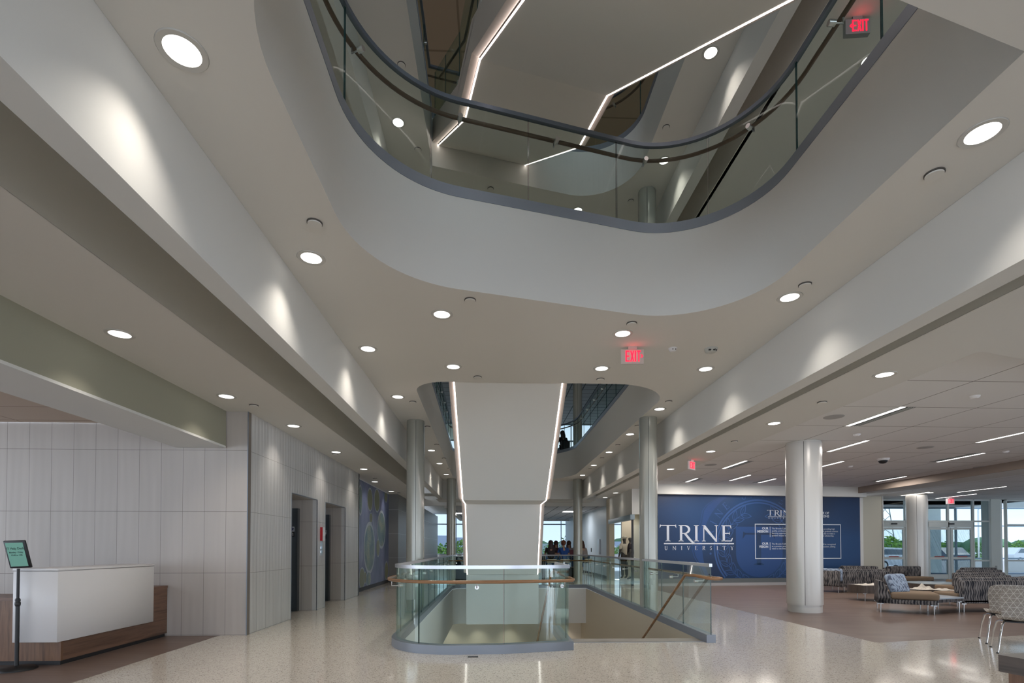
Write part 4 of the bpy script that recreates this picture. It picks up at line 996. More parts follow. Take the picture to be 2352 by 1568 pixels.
# ------------------------------------------------------------------ lounge furniture
def leg(mb, x, y, h, out=(0, 0)):
    mb.tube([(x, y, h), (x + out[0] * .02, y + out[1] * .02, 0)], [.018, .010], 8); mb.box(x - .05, x + .05, y - .012, y + .012, h - .018, h); return mb
def sofa(loc, rz, W, label, D=.72, seat=.26, back=True, cushion=.10, top=.70, legs=True, group='patterned lounge seating units', pillow=None, seatm=None):
    """origin front-left floor corner; x along the width, y from front edge to the back"""
    t = empty('lounge_sofa', loc, rz, label, 'sofa', group)
    MB().rbox(0, W, 0, D, .185, seat, .012, 2).build('base', fabric, t)
    MB().rbox(.01, W - .01, -.02, D - .14, seat, seat + cushion + .03, .035, 3).build('seat_cushion', tan_f, t)
    if back:
        MB().rbox(0, W, D - .12, D, .185, top - .03, .03, 3).build('backrest', fabric, t)
        b = MB().rbox(.02, W - .02, D - .27, D - .11, seat + .11, top + .03, .05, 3); b.build('back_cushion', fabric, t)
    for x in (.06, W - .06):
        for y in (.06, D - .06): leg(MB(), x, y, .185).build('leg', steel, t)
    return t
# chaise with loose pillow (faces right)
t = empty('chaise', (8.13, 10.45, 0), radians(-33), 'tan chaise with patterned back and pillow tinted daylight blue, nearest lounge piece', 'sofa', None)
MB().rbox(0, .98, 0, .78, .19, .28, .012, 2).build('base', fabric, t)
MB().rbox(.22, 1.02, -.01, .79, .285, .43, .05, 4).build('seat_cushion', tan_f, t)
MB().prism([(0, 0), (.24, 0), (.24, .78), (0, .78)], .19, .30).build('back_base', fabric, t)
bk = MB(); bk.add([(0, 0, .2), (.22, 0, .2), (.22, 0, .36), (.10, 0, .64), (0, 0, .66), (0, .78, .2), (.22, .78, .2), (.22, .78, .36), (.10, .78, .64), (0, .78, .66)],
                  [(0, 1, 2, 3, 4), (9, 8, 7, 6, 5), (0, 5, 6, 1), (1, 6, 7, 2), (2, 7, 8, 3), (3, 8, 9, 4), (4, 9, 5, 0)]); bk.build('backrest', fabric, t)
pw = mat('daylit_blue_upholstery', (.25, .32, .42), .85)  # blue daylight tint put into the pillow colours
setcol(pw, ramp(pw, noise(pw, coords(pw, (8, 26, 10)), 1.4, 2), [(.38, (.10, .12, .18)), (.5, (.30, .38, .50)), (.7, (.42, .50, .62))]))
pl = MB().rbox(-.07, .07, -.25, .25, -.21, .21, .065, 4).xf(Matrix.Translation((.36, .28, .60)) @ Matrix.Rotation(radians(-42), 4, 'Z') @ Matrix.Rotation(radians(-20), 4, 'Y')); pl.build('pillow', pw, t)
for x, y in ((.05, .05), (.93, .05), (.05, .73), (.93, .73)): leg(MB(), x, y, .19).build('leg', steel, t)
# wedge table
t = empty('wedge_table', (8.97, 9.98, 0), 0, 'wedge-shaped side table with patterned skirt joining chaise and right sofa', 'table')
MB().prism([(-.02, .0), (.86, .28), (.86, .95), (.42, 1.0)], .235, .30).build('skirt', fabric, t)
MB().prism([(-.02, .0), (.86, .28), (.86, .95), (.42, 1.0)], .30, .325).build('top', mat('grey_laminate', (.35, .40, .46), .3), t)
leg(MB(), .80, .33, .235).build('leg', steel, t); leg(MB(), .78, .88, .235).build('leg', steel, t); leg(MB(), .47, .92, .235).build('leg', steel, t)
gS = 'patterned lounge seating units'
# right group, backs towards the camera
sofa((11.36, 10.32 + .72 + .0, 0), pi, 1.50, 'dark patterned sofa back facing the camera, behind the two printed chairs', D=.74, group=gS)
t = empty('lounge_sofa', (11.38, 10.3, 0), radians(28), 'blue-lit curved sofa corner at the right picture edge', 'sofa', gS)
MB().rbox(0, .9, 0, .12, .185, .68, .03, 3).build('backrest', fabric, t); MB().rbox(0, .9, 0, .7, .185, .27, .012, 2).build('base', fabric, t); MB().rbox(.02, .88, .1, .26, .35, .74, .05, 3).build('back_cushion', fabric, t)
MB().rbox(.02, .88, .2, .72, .27, .40, .04, 3).build('seat_cushion', tan_f, t)
for x, y in ((.06, .06), (.84, .06), (.06, .64), (.84, .64)): leg(MB(), x, y, .185).build('leg', steel, t)
sofa((12.95, 12.95, 0), pi, 1.35, 'patterned sofa back in the middle of the right group, second from the front', D=.74)
sofa((15.0, 15.1, 0), pi - radians(4), 1.05, 'patterned sofa farthest right, in front of the entrance doors', D=.74, top=.74)
sofa((14.0, 14.0, 0), pi - radians(8), 1.1, 'patterned sofa with tan seat sticking out left, third from the front', D=.74, top=.72)
# left group
sofa((12.15, 15.72, 0), pi + radians(-6), 1.40, 'patterned sofa back at the left of the lounge, nearest the blue wall text', D=.74, top=.67)
t = empty('lounge_sofa', (10.50, 14.95, 0), radians(115), 'rounded patterned sofa end beside the thick column', 'sofa', gS)
MB().rbox(0, .75, 0, .12, .185, .66, .04, 3).build('backrest', fabric, t); MB().rbox(0, .75, -.3, 0, .185, .27, .012, 2).build('base', fabric, t); MB().rbox(.02, .73, -.16, .0, .33, .72, .05, 3).build('back_cushion', pw, t)
for x, y in ((.06, .04), (.69, .04), (.06, -.25), (.69, -.25)): leg(MB(), x, y, .185).build('leg', steel, t)
sofa((13.50, 16.40, 0), 0, 1.2, 'patterned sofa facing the camera behind the round wooden table', D=.74)
sofa((11.98, 16.95, 0), radians(-24), 1.15, 'patterned sofa angled beside the far sofa, facing the camera', D=.74)
# tables and ottoman
t = empty('coffee_table', (9.74, 12.88, 0), 0, 'small dark wood drum table with papers between the chaise and left sofas', 'table', None)
MB().lathe([(.44, .20), (.44, .40)], n=48).build('drum', espresso, t)
for a in (225, 315, 90): leg(MB(), .36 * cos(radians(a)), .36 * sin(radians(a)), .20).build('leg', steel, t)
t = empty('coffee_table', (12.2, 13.6, 0), 0, 'large round low table with pale blue-grey top in the middle of the lounge', 'table', None)
MB().lathe([(.66, .22), (.66, .38)], n=56).build('drum', espresso, t)
MB().lathe([(.665, .38), (.665, .40), (.0001, .4001)], n=56, cap=False).build('top', mat('pale_tabletop', (.30, .36, .40), .25), t)
for a in (225, 315, 90): leg(MB(), .5 * cos(radians(a)), .5 * sin(radians(a)), .22).build('leg', steel, t)
t = empty('bench_table', (9.95, 11.75, 0), radians(-25), 'low patterned bench table covered with crumpled papers', 'table', None)
MB().rbox(0, .95, 0, .55, .25, .34, .012, 2).build('skirt', fabric, t); MB().box(0, .95, 0, .55, .34, .36).build('top', espresso, t)
for x, y in ((.06, .06), (.89, .06), (.06, .49), (.89, .49)): leg(MB(), x, y, .25).build('leg', steel, t)
paper = mat('paper', (.62, .58, .52), .8)
def crumple(x, y, z, r, h, label, seed, n=22):
    rnd = random.Random(seed); bm = bmesh.new(); bmesh.ops.create_grid(bm, x_segments=n, y_segments=n, size=r)
    for v in bm.verts:
        d = hypot(v.co.x, v.co.y) / r; v.co.z = max(0, h * (1 - d) * (.7 + .6 * sin(v.co.x * 31 + seed) * cos(v.co.y * 27)) + rnd.uniform(0, .008)) + .001
    m_ = MB(); m_.frombm(bm); o = m_.build('crumpled_paper', paper); o.location = (x, y, z); return tag(o, label, 'paper', 'papers on the lounge tables')
crumple(10.35, 11.85, .36, .22, .13, 'tallest crumpled white paper on the patterned bench table', 3)
crumple(10.62, 11.62, .36, .2, .05, 'flatter crumpled paper at the right end of the bench table', 5)
crumple(9.6, 12.75, .40, .22, .035, 'crumpled paper on the small drum table left of the chaise', 8)
crumple(9.98, 12.95, .40, .16, .03, 'paper at the right of the small drum table, behind the pillow', 9)

# ------------------------------------------------------------------ printed shell chairs
def shell_chair():
    t = empty('shell_chair', (0, 0, 0), 0, 'grey-brown shell chair with white triangle print, nearer one cut by the right edge', 'chair', 'triangle-print shell chairs')
    prof = [(-.245, .835), (-.235, .80), (-.215, .70), (-.20, .60), (-.215, .50), (-.20, .435), (-.13, .405), (0, .41), (.14, .425), (.22, .43), (.25, .41)]   # (y, z) back (neg) to front
    hw = [.185, .215, .235, .225, .215, .225, .235, .235, .23, .22, .20]
    m_ = MB(); vs = []; nx = 10
    for (y, z), w_ in zip(prof, hw):
        for i in range(nx + 1):
            x = -1 + 2 * i / nx; yy = y + (.055 * x * x if z > .5 else 0); zz = z + (.02 * x * x if z < .5 else -.02 * abs(x) ** 6 * (z > .8)); vs.append((x * w_, yy, zz))
    fs = [(r * (nx + 1) + i, r * (nx + 1) + i + 1, (r + 1) * (nx + 1) + i + 1, (r + 1) * (nx + 1) + i) for r in range(len(prof) - 1) for i in range(nx)]
    m_.add(vs, fs, 0, True); o = m_.build('shell', trim_shell, t); so_ = o.modifiers.new('thick', 'SOLIDIFY'); so_.thickness = .012
    sb = o.modifiers.new('sub', 'SUBSURF'); sb.levels = 1; sb.render_levels = 2
    MB().box(-.16, .16, -.12, .14, .385, .40).build('seat_mount', black, t)
    for s_ in (-1, 1):
        MB().tube([(s_ * .27, -.30, .0), (s_ * .235, -.235, .22), (s_ * .205, -.17, .36), (s_ * .18, -.11, .385), (s_ * .17, 0, .388), (s_ * .18, .11, .385), (s_ * .21, .16, .36), (s_ * .24, .20, .22), (s_ * .265, .235, 0)], .0115, 10).build('leg', chrome, t)
        for y in (-.30, .235): MB().lathe([(.014, 0), (.014, .015)], (s_ * (.27 if y < 0 else .265), y, 0), 12).build('foot', black, t)
    return t
ch = shell_chair(); ch.location = (6.87, 6.37, 0); ch.rotation_euler = (0, 0, radians(-38))
dup(ch, (7.37, 7.03, 0), radians(-36), 'grey-brown shell chair with white triangle print, farther one behind its twin')
t = empty('counter_table', (2.895, 2.815, 0), radians(0), 'corner of a dark wood table at the bottom right edge of the picture', 'table')
c1 = hz(2352, 1513, .74); a_ = atan2(c1.y - 2.815, c1.x - 2.895)
t.rotation_euler = (0, 0, a_)
MB().box(0, 1.6, 0, .9, .645, .74).build('top', espresso_h, t); MB().box(.03, 1.57, .03, .87, 0, .645).build('body', walnut_v, t)

# ------------------------------------------------------------------ entrance glazing
def storefront(name, y, xs, zs, x_doors, label, m=whitem, depth=.12, dark_side=True, gm=None):
    """mullion grid in the plane y; xs, zs = positions of the mullions; x_doors = [(x0, x1)] bays without low rails"""
    t = empty(name, (xs[0], y, 0), 0); t['kind'] = 'structure'; o_ = xs[0]
    f = MB(); w_ = .045
    for x in xs: f.box(x - o_ - w_ / 2, x - o_ + w_ / 2, 0, depth, 0, zs[-1])
    for z in zs:
        for a, b in zip(xs, xs[1:]):
            if z < 2.2 and any(abs(a - d[0]) < .2 for d in x_doors): continue
            f.box(a - o_ + w_ / 2, b - o_ - w_ / 2, .01, depth - .01, z - .035, z + .035)
    f.build('window_frame', m, t)
    g = MB()
    for a, b in zip(xs, xs[1:]): g.quad((a - o_, depth / 2, 0), (b - o_, depth / 2, 0), (b - o_, depth / 2, zs[-1]), (a - o_, depth / 2, zs[-1]))
    g.build('window_pane', gm or wglass, t, recalc=False); return t
def slide_door(x0, x1, y, n, label, idx):
    t = empty('door_%d' % idx, (x0, y, 0), 0); t['kind'] = 'structure'; W = x1 - x0; lw = W / n
    MB().box(0, W, -.06, .06, 2.25, 2.46).build('door_header', whitem, t)
    for k in range(n):
        a, b = k * lw + .02, (k + 1) * lw - .02
        f = MB().box(a, a + .10, -.03, .03, .02, 2.24).box(b - .10, b, -.03, .03, .02, 2.24).box(a + .1, b - .1, -.03, .03, .02, .22).box(a + .1, b - .1, -.03, .03, .86, .97).box(a + .1, b - .1, -.03, .03, 2.14, 2.24)
        l = f.build('door_leaf', whitem, t)
        MB().quad((a + .1, 0, .22), (b - .1, 0, .22), (b - .1, 0, 2.14), (a + .1, 0, 2.14)).build('pane', wglass2, l, recalc=False)
        MB().box((a + b) / 2 - .22, (a + b) / 2 + .22, -.034, -.03, .955, 1.0).build('push_sticker', mat('sticker_red', (.40, .12, .12), .5), l)
    MB().box(W / 2 - .12, W / 2 + .12, -.10, -.06, 2.36, 2.42).build('sensor', black, t)
    return t
ZS = [.02, .80, 2.50, 3.42]
YD = 21.2
xs = [hy(u, 1250, YD).x for u in (2006, 2026, 2082, 2132, 2180, 2238, 2276)]
storefront('window_1', YD, xs, ZS, [(xs[1], 0), (xs[3], 0), (xs[4], 0), (xs[2], 0)], '', gm=wglass2)
slide_door(xs[1], xs[2], YD + .06, 1, '', 1); slide_door(xs[3], xs[5], YD + .06, 2, '', 2)
YO = 25.6
xo = [19.2, 20.2, 22.2, 24.2, 26.2, 28.2, 29.2]
storefront('window_2', YO, xo, ZS, [], '', m=frameb, gm=clearglass)
struct('floor', MB().box(15, 30, 21.3, 25.8, -.03, 0), mat('entry_mat', (.20, .20, .20), .8))
struct('ceiling', MB().box(15, 24.2, 21.35, 26.4, 3.46, 3.52), paint)
# pillars of the outer wall
struct('wall_front', MB().box(13.9, 15.95, 20.2, 20.4, 0, 3.46).box(15.95, xs[0] + .02, 21.0, 21.4, 0, 3.46), mat('warm_pillar', (.60, .56, .46), .6))
struct('wall_front', MB().box(15.93, 16.0, 20.2, 21.1, 0, 3.46), paint)
cwall = mat('mint_white_wall', (.70, .74, .70), .6)
xp = [hy(u, 1250, YD).x for u in (2276, 2296, 2316)]
struct('wall_front', MB().box(xs[-1] - .02, xp[1], YD - .05, YD + .4, 0, 3.46).prism([(xp[1], YD - .05), (xp[2], YD + .25), (xp[2], YD + .4), (xp[1], YD + .4)], 0, 3.46), cwall)
tag(MB().box(-.04, .04, -.01, 0, -.06, .06).xf(Matrix.Translation(tuple(hy(2288, 1302, YD - .06)))).build('wall_outlet', mat('outlet_grey', (.35, .36, .36), .5)), 'small grey wall plate low on the pillar right of the entrance', 'outlet')
xw = [xp[2] + .06 + k * 1.35 for k in range(6)]
storefront('window_3', YD + .1, xw, [.02, .80, 2.35, 3.42], [], '', m=whitem, gm=wglass2)
storefront('added_side_window', 0, [0, 1.5, 3, 4.5, 6, 7.5, 9, 10.5, 12, 13.5], [.02, .80, 2.35, 3.42], [], '').rotation_euler = (0, 0, pi / 2)  # unseen side glazing added to let more daylight into the lounge
bpy.data.objects['added_side_window'].location = (29.1, 7.5, 0)
struct('wall_side', MB().box(24, 29, 7, 7.1, 0, 3.6).box(12, 24, YF, YF + .1, 3.4, 4.2), paint)
struct('floor', MB().box(24, 29, 7, 21, -.03, 0), plank)
struct('ceiling', MB().box(24, 29.2, 7, 21.3, 3.46, 3.5), paint)

# far room windows
YW = 35
xs2 = [hy(u, 1230, YW).x for u in (905, 944, 979, 998.5, 1048.5, 1100, 1150, 1200, 1245, 1289, 1342, 1397, 1430, 1470)]
storefront('window_4', YW, xs2, [.9, 2.98, 3.7], [], '', m=frameb)
struct('wall_back', MB().box(-6.2, 9, YW, YW + .25, 0, .9).box(-9, 12, YW, YW + .25, 3.7, FL2 + .3), paint)
xs3 = [-8.8 + 1.5 * k for k in range(15)]
storefront('window_5', 30, [x for x in xs3], [0.02, 1.0, 2.7, 3.7], [], '', m=frameb).location = (xs3[0], 30, FL2)
struct('wall_back', MB().box(-9, 12, 30, 30.2, 8.70, FL3), paint)
# corridor wall with daylight, shop
cor = MB().box(5.06, 5.2, 22.0, 34.9, 0, 3.7)
struct('wall_corridor', cor, mat('pale_blue_wall', (.60, .68, .76), .45))
struct('baseboard_right', MB().box(5.03, 5.06, 22.0, 34.9, 0, .12), dark)
tag(MB().box(4.99, 5.06, 23.6, 23.78, 1.05, 1.75).build('card_reader', steel), 'tall steel card reader plate on the blue-lit corridor wall', 'card reader')
tag(MB().box(5.03, 5.06, 25.7, 25.78, 1.15, 1.35).build('light_switch', black), 'small dark switch plate on the blue-lit corridor wall', 'switch')
struct('wall_shop', MB().box(4.98, 5.2, 21.45, 22.0, 0, 3.47), beige)
struct('wall_shop', MB().box(5.0, 5.15, 18.12, 21.45, 2.55, 3.47).box(5.0, 6.1, 18.0, 18.12, 2.55, 3.47), paint)
tag(MB().rbox(4.93, 5.10, 18.0, 21.45, 2.36, 2.55, .02, 2).build('shutter_box', mat('blue_grey_cladding', (.30, .38, .44), .4)), 'long blue-grey shutter housing above the shop opening', 'shutter box')
t = empty('shop_window', (5.0, 18.05, 0), 0, 'frameless glass shop front with lit display beside the blue wall', 'shop window')
MB().box(.06, .95, 0, .012, .1, 2.55).build('glass_pane', shopglass, t, recalc=False); MB().box(0, .06, -.03, .05, 0, 2.55).build('post', black, t)
MB().box(0, .95, -.02, .03, 0, .10).build('sill', whitem, t)
struct('wall_shop_inner', MB().box(6.3, 6.4, 18.1, 23, 0, 3.4).box(5.29, 6.4, 20.6, 20.7, 0, 3.4), mat('shop_wall', (.66, .60, .48), .6))
tag(MB().rbox(5.03, 5.75, 18.4, 19.95, .0, .16, .01, 1).build('display_plinth', white), 'low white plinth under the two mannequins', 'plinth')
for x, y, lb in ((5.6, 18.5, 'shop display spotlight, front'), (5.55, 20.1, 'shop display spotlight, rear')):
    t = empty('spot_fixture', (x, y, 3.2), 0, lb, 'ceiling light'); MB().lathe([(.05, -.08), (.05, 0)], n=20).build('can', whitem, t); MB().lathe([(.0, -.082), (.042, -.082)], cap=False).build('lens', lens, t); lamp(t, -.1, 70, 110)
struct('ceiling', MB().box(5.15, 6.4, 18.1, 23, 3.2, 3.3), paint)
# dark kiosk at the far left end of the guard
t = empty('recycling_station', (-1.24, 21.75, 0), 0, 'dark blue bin cabinet with pale curved stripe behind the far left glass guard', 'bin')
MB().rbox(-.32, .32, -.25, .25, .04, .98, .02, 2).build('cabinet', mat('midnight_blue', (.012, .022, .045), .3), t)
cs = MB()
for poly in stroke([(-.2, .92), (-.08, .86), (-.02, .74), (.0, .66)], [.10, .10, .09, .08]): cs.add([(a, -.254, b) for a, b in poly], [(0, 1, 2, 3)])
cs.build('stripe', mat('pale_stripe', (.35, .42, .45), .5), t, recalc=False); MB().box(-.3, .3, -.23, .23, 0, .04).build('plinth', dark, t)
t = empty('ceiling_box', (-4.65, 33.0, 3.5), 0, 'small grey box hanging below the far left ceiling', 'device')
MB().box(-.09, .09, -.1, .1, -.28, 0).build('housing', whitem, t)
for k, (u, y) in enumerate(((1308, 26.0), (1056, 27.5))):
    x = hy(u, 1173, y).x; t = empty('square_lamp', (x, y, 3.20), 0, 'bright panel lamp in the far ceiling, right of the lit staircase' if k == 0 else 'bright panel lamp in the far ceiling, left of the lit staircase', 'ceiling light')
    MB().box(-.33, .33, -.25, .25, 0, .018).build('lens', ledw, t)
    d = bpy.data.lights.new('lamp_light', 'AREA'); d.size = .5; d.energy = 30; o = bpy.data.objects.new('lamp_light', d); COL.objects.link(o); o.parent = t; o.location = (0, 0, -.03)

# ------------------------------------------------------------------ people
def skin(name, joints, edges, radii, m, parent, lv=2, root=0):
    me = bpy.data.meshes.new(name); me.from_pydata(joints, edges, []); me.materials.append(m)
    o = bpy.data.objects.new(name, me); COL.objects.link(o); o.parent = parent
    md = o.modifiers.new('skin', 'SKIN'); md.use_smooth_shade = True
    for i, r in enumerate(radii):
        q = me.skin_vertices[0].data[i]; q.radius = (r, r) if isinstance(r, (int, float)) else r; q.use_root = i == root
    s_ = o.modifiers.new('sub', 'SUBSURF'); s_.levels = 1; s_.render_levels = lv; return o
skinm = mat('skin', (.48, .28, .20), .55); jean = mat('denim', (.03, .09, .22), .8); shoe = mat('white_shoe', (.45, .43, .42), .6)
def seated(loc, rz, label, shirt, hair, trousers=jean, seat=.80, long_hair=True, lean=.12, tw=0.):
    """faces +y; hips at the origin height seat"""
    t = empty('person', loc, rz, label, 'person'); z = seat + .09
    H = (0, 0, z)
    ch_ = (0, lean * .7, z + .30); nk = (0, lean * 1.1, z + .50); hd = (0, lean * 1.1 + .03, z + .63)
    J = [H, (0, lean * .3, z + .14), ch_, nk, (0, lean * 1.1 + .01, z + .56), hd, (0, lean * 1.1 + .03, z + .71)]
    E_ = [(0, 1), (1, 2), (2, 3), (3, 4), (4, 5), (5, 6)]; Rr = [.14, .13, (.15, .11), .06, .05, .085, .07]
    def chain(a, pts, rs):
        p = a
        for q, r in zip(pts, rs): J.append(q); Rr.append(r); E_.append((p, len(J) - 1)); p = len(J) - 1
        return p
    for s_ in (-1, 1):
        chain(2, [(s_ * .17, lean, z + .42), (s_ * .23, lean + .06, z + .18), (s_ * .20, lean + .28, z + .16), (s_ * .17, lean + .36, z + .17)], [.055, .045, .035, .026])
        hp = len(J) - 1
        for k, (dx, L_) in enumerate(((-.03, .06), (-.012, .075), (.006, .08), (.024, .072), (.04, .055))):
            chain(hp, [(s_ * .17 + dx, lean + .36 + L_ * .6, z + .165), (s_ * .17 + dx, lean + .36 + L_, z + .15)], [.009, .008])
        chain(0, [(s_ * .10, .08, z - .03), (s_ * .13, .42, z - .04), (s_ * .12, .36, z - .42), (s_ * .12, .40, z - .50), (s_ * .12, .50, z - .52)], [.085, .06, .045, .035, .03])
    skin('body', J, E_, Rr, skinm, t)
    # clothes
    sj = [(0, 0, z - .02), (0, lean * .3, z + .14), ch_, (0, lean * 1.05, z + .45)]; se = [(0, 1), (1, 2), (2, 3)]; sr = [.16, .145, (.17, .13), .075]
    for s_ in (-1, 1):
        n = len(sj); sj += [(s_ * .17, lean, z + .42), (s_ * .225, lean + .05, z + .24)]; se += [(2, n), (n, n + 1)]; sr += [.07, .058]
    skin('shirt', sj, se, sr, shirt, t)
    tj = [(0, 0, z - .02)]; te = []; trr = [.155]
    for s_ in (-1, 1):
        n = len(tj); tj += [(s_ * .10, .08, z - .03), (s_ * .13, .42, z - .04), (s_ * .12, .36, z - .40)]; te += [(0, n), (n, n + 1), (n + 1, n + 2)]; trr += [.095, .072, .052]
    skin('trousers', tj, te, trr, trousers, t)
    for s_ in (-1, 1): MB().rbox(s_ * .12 - .045, s_ * .12 + .045, .33, .59, z - .585, z - .49, .03, 3).build('shoe', shoe, t)
    hx_, hy_, hz_ = hd
    h = MB().sphere((hx_, hy_ - .025, hz_ + .045), .115, 16, 12, sc3=(.92, 1.0, 1.05))
    if long_hair: h.sphere((hx_, hy_ - .09, hz_ - .12), .12, 16, 12, sc3=(.95, .6, 1.75))
    h.build('hair', hair, t)
    f = MB()   # face
    for s_ in (-1, 1): f.sphere((hx_ + s_ * .032, hy_ + .082, hz_ + .02), .011, 8, 6)
    f.build('eyes', mat('eye', (.03, .02, .02), .3) if 'eye' not in bpy.data.materials else bpy.data.materials['eye'], t)
    MB().sphere((hx_, hy_ + .095, hz_ - .005), .016, 8, 6, sc3=(.8, 1, 1.5)).build('nose', skinm, t)
    MB().sphere((hx_, hy_ + .085, hz_ - .045), .022, 10, 6, sc3=(1, .4, .3)).build('mouth', mat('lips', (.35, .12, .10), .5) if 'lips' not in bpy.data.materials else bpy.data.materials['lips'], t)
    for s_ in (-1, 1): MB().sphere((hx_ + s_ * .088, hy_, hz_), .02, 8, 6, sc3=(.4, .8, 1.3)).build('ear', skinm, t)
    return t
brown = mat('brown_hair', (.06, .022, .015), .5); auburn = mat('auburn_hair', (.16, .045, .02), .5); dkb = mat('dark_hair', (.03, .012, .012), .5)
blk = mat('black_shirt', (.02, .014, .018), .8); blu = mat('royal_blue_scrub', (.01, .07, .32), .75); gry = mat('heather_sweater', (.30, .27, .27), .9)
SEAT = .80
def stool(x, y, lb, rz=0):
    t = empty('bar_stool', (x, y, 0), rz, lb, 'stool', 'bar stools at the high table')
    MB().rbox(-.2, .2, -.19, .2, SEAT - .06, SEAT, .03, 3).build('seat', beige, t); MB().rbox(-.2, .2, -.22, -.18, SEAT, SEAT + .10, .015, 2).build('low_back', beige, t)
    for a, b in ((-1, -1), (1, -1), (-1, 1), (1, 1)): MB().tube([(a * .13, b * .13, SEAT - .06), (a * .23, b * .23, 0)], .013, 8).build('leg', whitem, t)
    MB().tube([(-.19, -.19, .25), (.19, -.19, .25), (.19, .19, .25), (-.19, .19, .25)], .009, 6, closed=True).build('footrest', whitem, t); return t
P = [((2.45, 21.05), 0, 'person in black with long dark hair seated leftmost at the high table, back turned', blk, dkb, True),
     ((2.99, 21.0), radians(4), 'person in royal blue shirt with auburn hair seated with back to the camera', blu, auburn, False),
     ((3.98, 21.6), radians(28), 'person in grey sweater with long brown hair leaning forward right of the far column', gry, brown, True),
     ((2.85, 22.75), pi, 'person facing the camera behind a maroon laptop, mostly hidden', blk, dkb, True),
     ((3.42, 22.7), pi, 'person facing the camera behind the one in the blue shirt', gry, brown, True)]
for (x, y), rz, lb, sh_, hr, lg in P:
    seated((x, y, 0), rz, lb, sh_, hr, long_hair=lg, lean=.22 if 'leaning' in lb else .12)
    stool(x, y - .02, 'pale bar stool under the ' + lb.split(' seated')[0].split(' leaning')[0].split(' facing')[0].split(' behind')[0], rz)
u_ = seated((3.12, 22.0, FL2), radians(15), 'person in dark clothes seated on the second floor beyond the rear opening', blk, dkb, trousers=black, seat=.62)
MB().rbox(-.24, .24, -.2, .24, .56, .62, .02, 2).box(-.2, .2, -.22, -.18, .6, .95).box(-.2, -.17, -.2, .2, 0, .56).box(.17, .2, -.2, .2, 0, .56).build('seat_back', dark, tag(empty('side_chair', (3.12, 22.0, FL2), radians(15)), 'dark chair under the person on the second floor', 'chair'))
t = empty('high_table', (3.1, 21.86, 0), 0, 'dark high table with laptops between the seated students', 'table')
MB().rbox(-.95, .68, -.42, .42, 1.0, 1.05, .01, 1).build('top', espresso, t)
for a, b in ((-1, -1), (1, -1), (-1, 1), (1, 1)): MB().box((-.88 if a < 0 else .6) - .03, (-.88 if a < 0 else .6) + .03, b * .36 - .03, b * .36 + .03, 0, 1.0).build('leg', espresso, t)
def laptop(x, y, rz, m, lb):
    t = empty('laptop', (x, y, 1.05), rz, lb, 'laptop'); MB().box(-.16, .16, -.11, .11, 0, .015).build('base', m, t); MB().box(-.16, .16, .10, .112, .01, .22).build('screen', m, t)
maroon = mat('maroon_cover', (.16, .02, .04), .5)
laptop(2.74, 22.02, pi, maroon, 'maroon laptop lid left of the person in blue scrubs'); laptop(3.02, 21.75, 0, steel, 'open grey laptop in front of the person in blue scrubs'); laptop(3.42, 22.02, pi, maroon, 'maroon laptop lid beside the far right column')
t = empty('suitcase', (3.17, 20.62, 0), 0, 'black rolling suitcase standing left of the far right column', 'suitcase')
MB().rbox(-.14, .14, -.12, .12, .05, .56, .03, 3).build('case', black, t); MB().tube([(-.06, .08, .5), (-.06, .08, .95), (.06, .08, .95), (.06, .08, .5)], .008, 6).build('pull_handle', steel, t)
for x in (-.1, .1): MB().lathe([(.03, -.012), (.03, .012)], n=14).xf(Matrix.Translation((x, 0, .03)) @ Matrix.Rotation(pi / 2, 4, 'Y')).build('wheel', dark, t)
def mannequin(x, y, rz, label, shirt, pants, cap_=None):
    t = empty('mannequin', (x, y, .16), rz, label, 'mannequin')
    J = [(0, 0, .86), (0, 0, 1.02), (0, .01, 1.22), (0, 0, 1.38), (0, .0, 1.43), (0, .015, 1.52), (0, .02, 1.59)]; E_ = [(i, i + 1) for i in range(6)]; Rr = [.13, .12, (.16, .11), .055, .045, .085, .065]
    def chain(a, pts, rs):
        p = a
        for q, r in zip(pts, rs): J.append(q); Rr.append(r); E_.append((p, len(J) - 1)); p = len(J) - 1
    for s_ in (-1, 1):
        chain(2, [(s_ * .17, 0, 1.32), (s_ * .24, -.03, 1.06), (s_ * .24, .05, .84), (s_ * .23, .08, .74)], [.055, .042, .032, .028])
        chain(0, [(s_ * .09, 0, .78), (s_ * .10, .01, .45), (s_ * .10, 0, .08), (s_ * .10, .12, .03)], [.09, .06, .042, .035])
    skin('body', J, E_, Rr, mat('mannequin_grey', (.06, .055, .05), .4) if 'mannequin_grey' not in bpy.data.materials else bpy.data.materials['mannequin_grey'], t)
    skin('shirt', [(0, 0, .88), (0, 0, 1.02), (0, .01, 1.22), (0, 0, 1.34), (-.17, 0, 1.32), (-.23, -.02, 1.12), (.17, 0, 1.32), (.23, -.02, 1.12)], [(0, 1), (1, 2), (2, 3), (2, 4), (4, 5), (2, 6), (6, 7)], [.15, .14, (.18, .13), .07, .07, .06, .07, .06], shirt, t)
    skin('trousers', [(0, 0, .86), (-.09, 0, .76), (-.10, .01, .45), (-.10, 0, .1), (.09, 0, .76), (.10, .01, .45), (.10, 0, .1)], [(0, 1), (1, 2), (2, 3), (0, 4), (4, 5), (5, 6)], [.145, .10, .075, .06, .10, .075, .06], pants, t)
    if cap_: MB().sphere((0, .0, 1.60), .10, 16, 8, sc3=(1, 1.05, .6)).box(-.06, .06, .07, .17, 1.585, 1.595).build('cap', cap_, t)
cream = mat('cream_cloth', (.60, .56, .46), .8)
mannequin(5.20, 18.95, radians(65), 'grey mannequin in black polo and cream trousers in the lit shop window', blk, cream)
mannequin(5.15, 19.62, radians(25), 'mannequin in pale patterned jacket and cream cap at the left edge of the shop window', gry if False else cream, blk, cream)

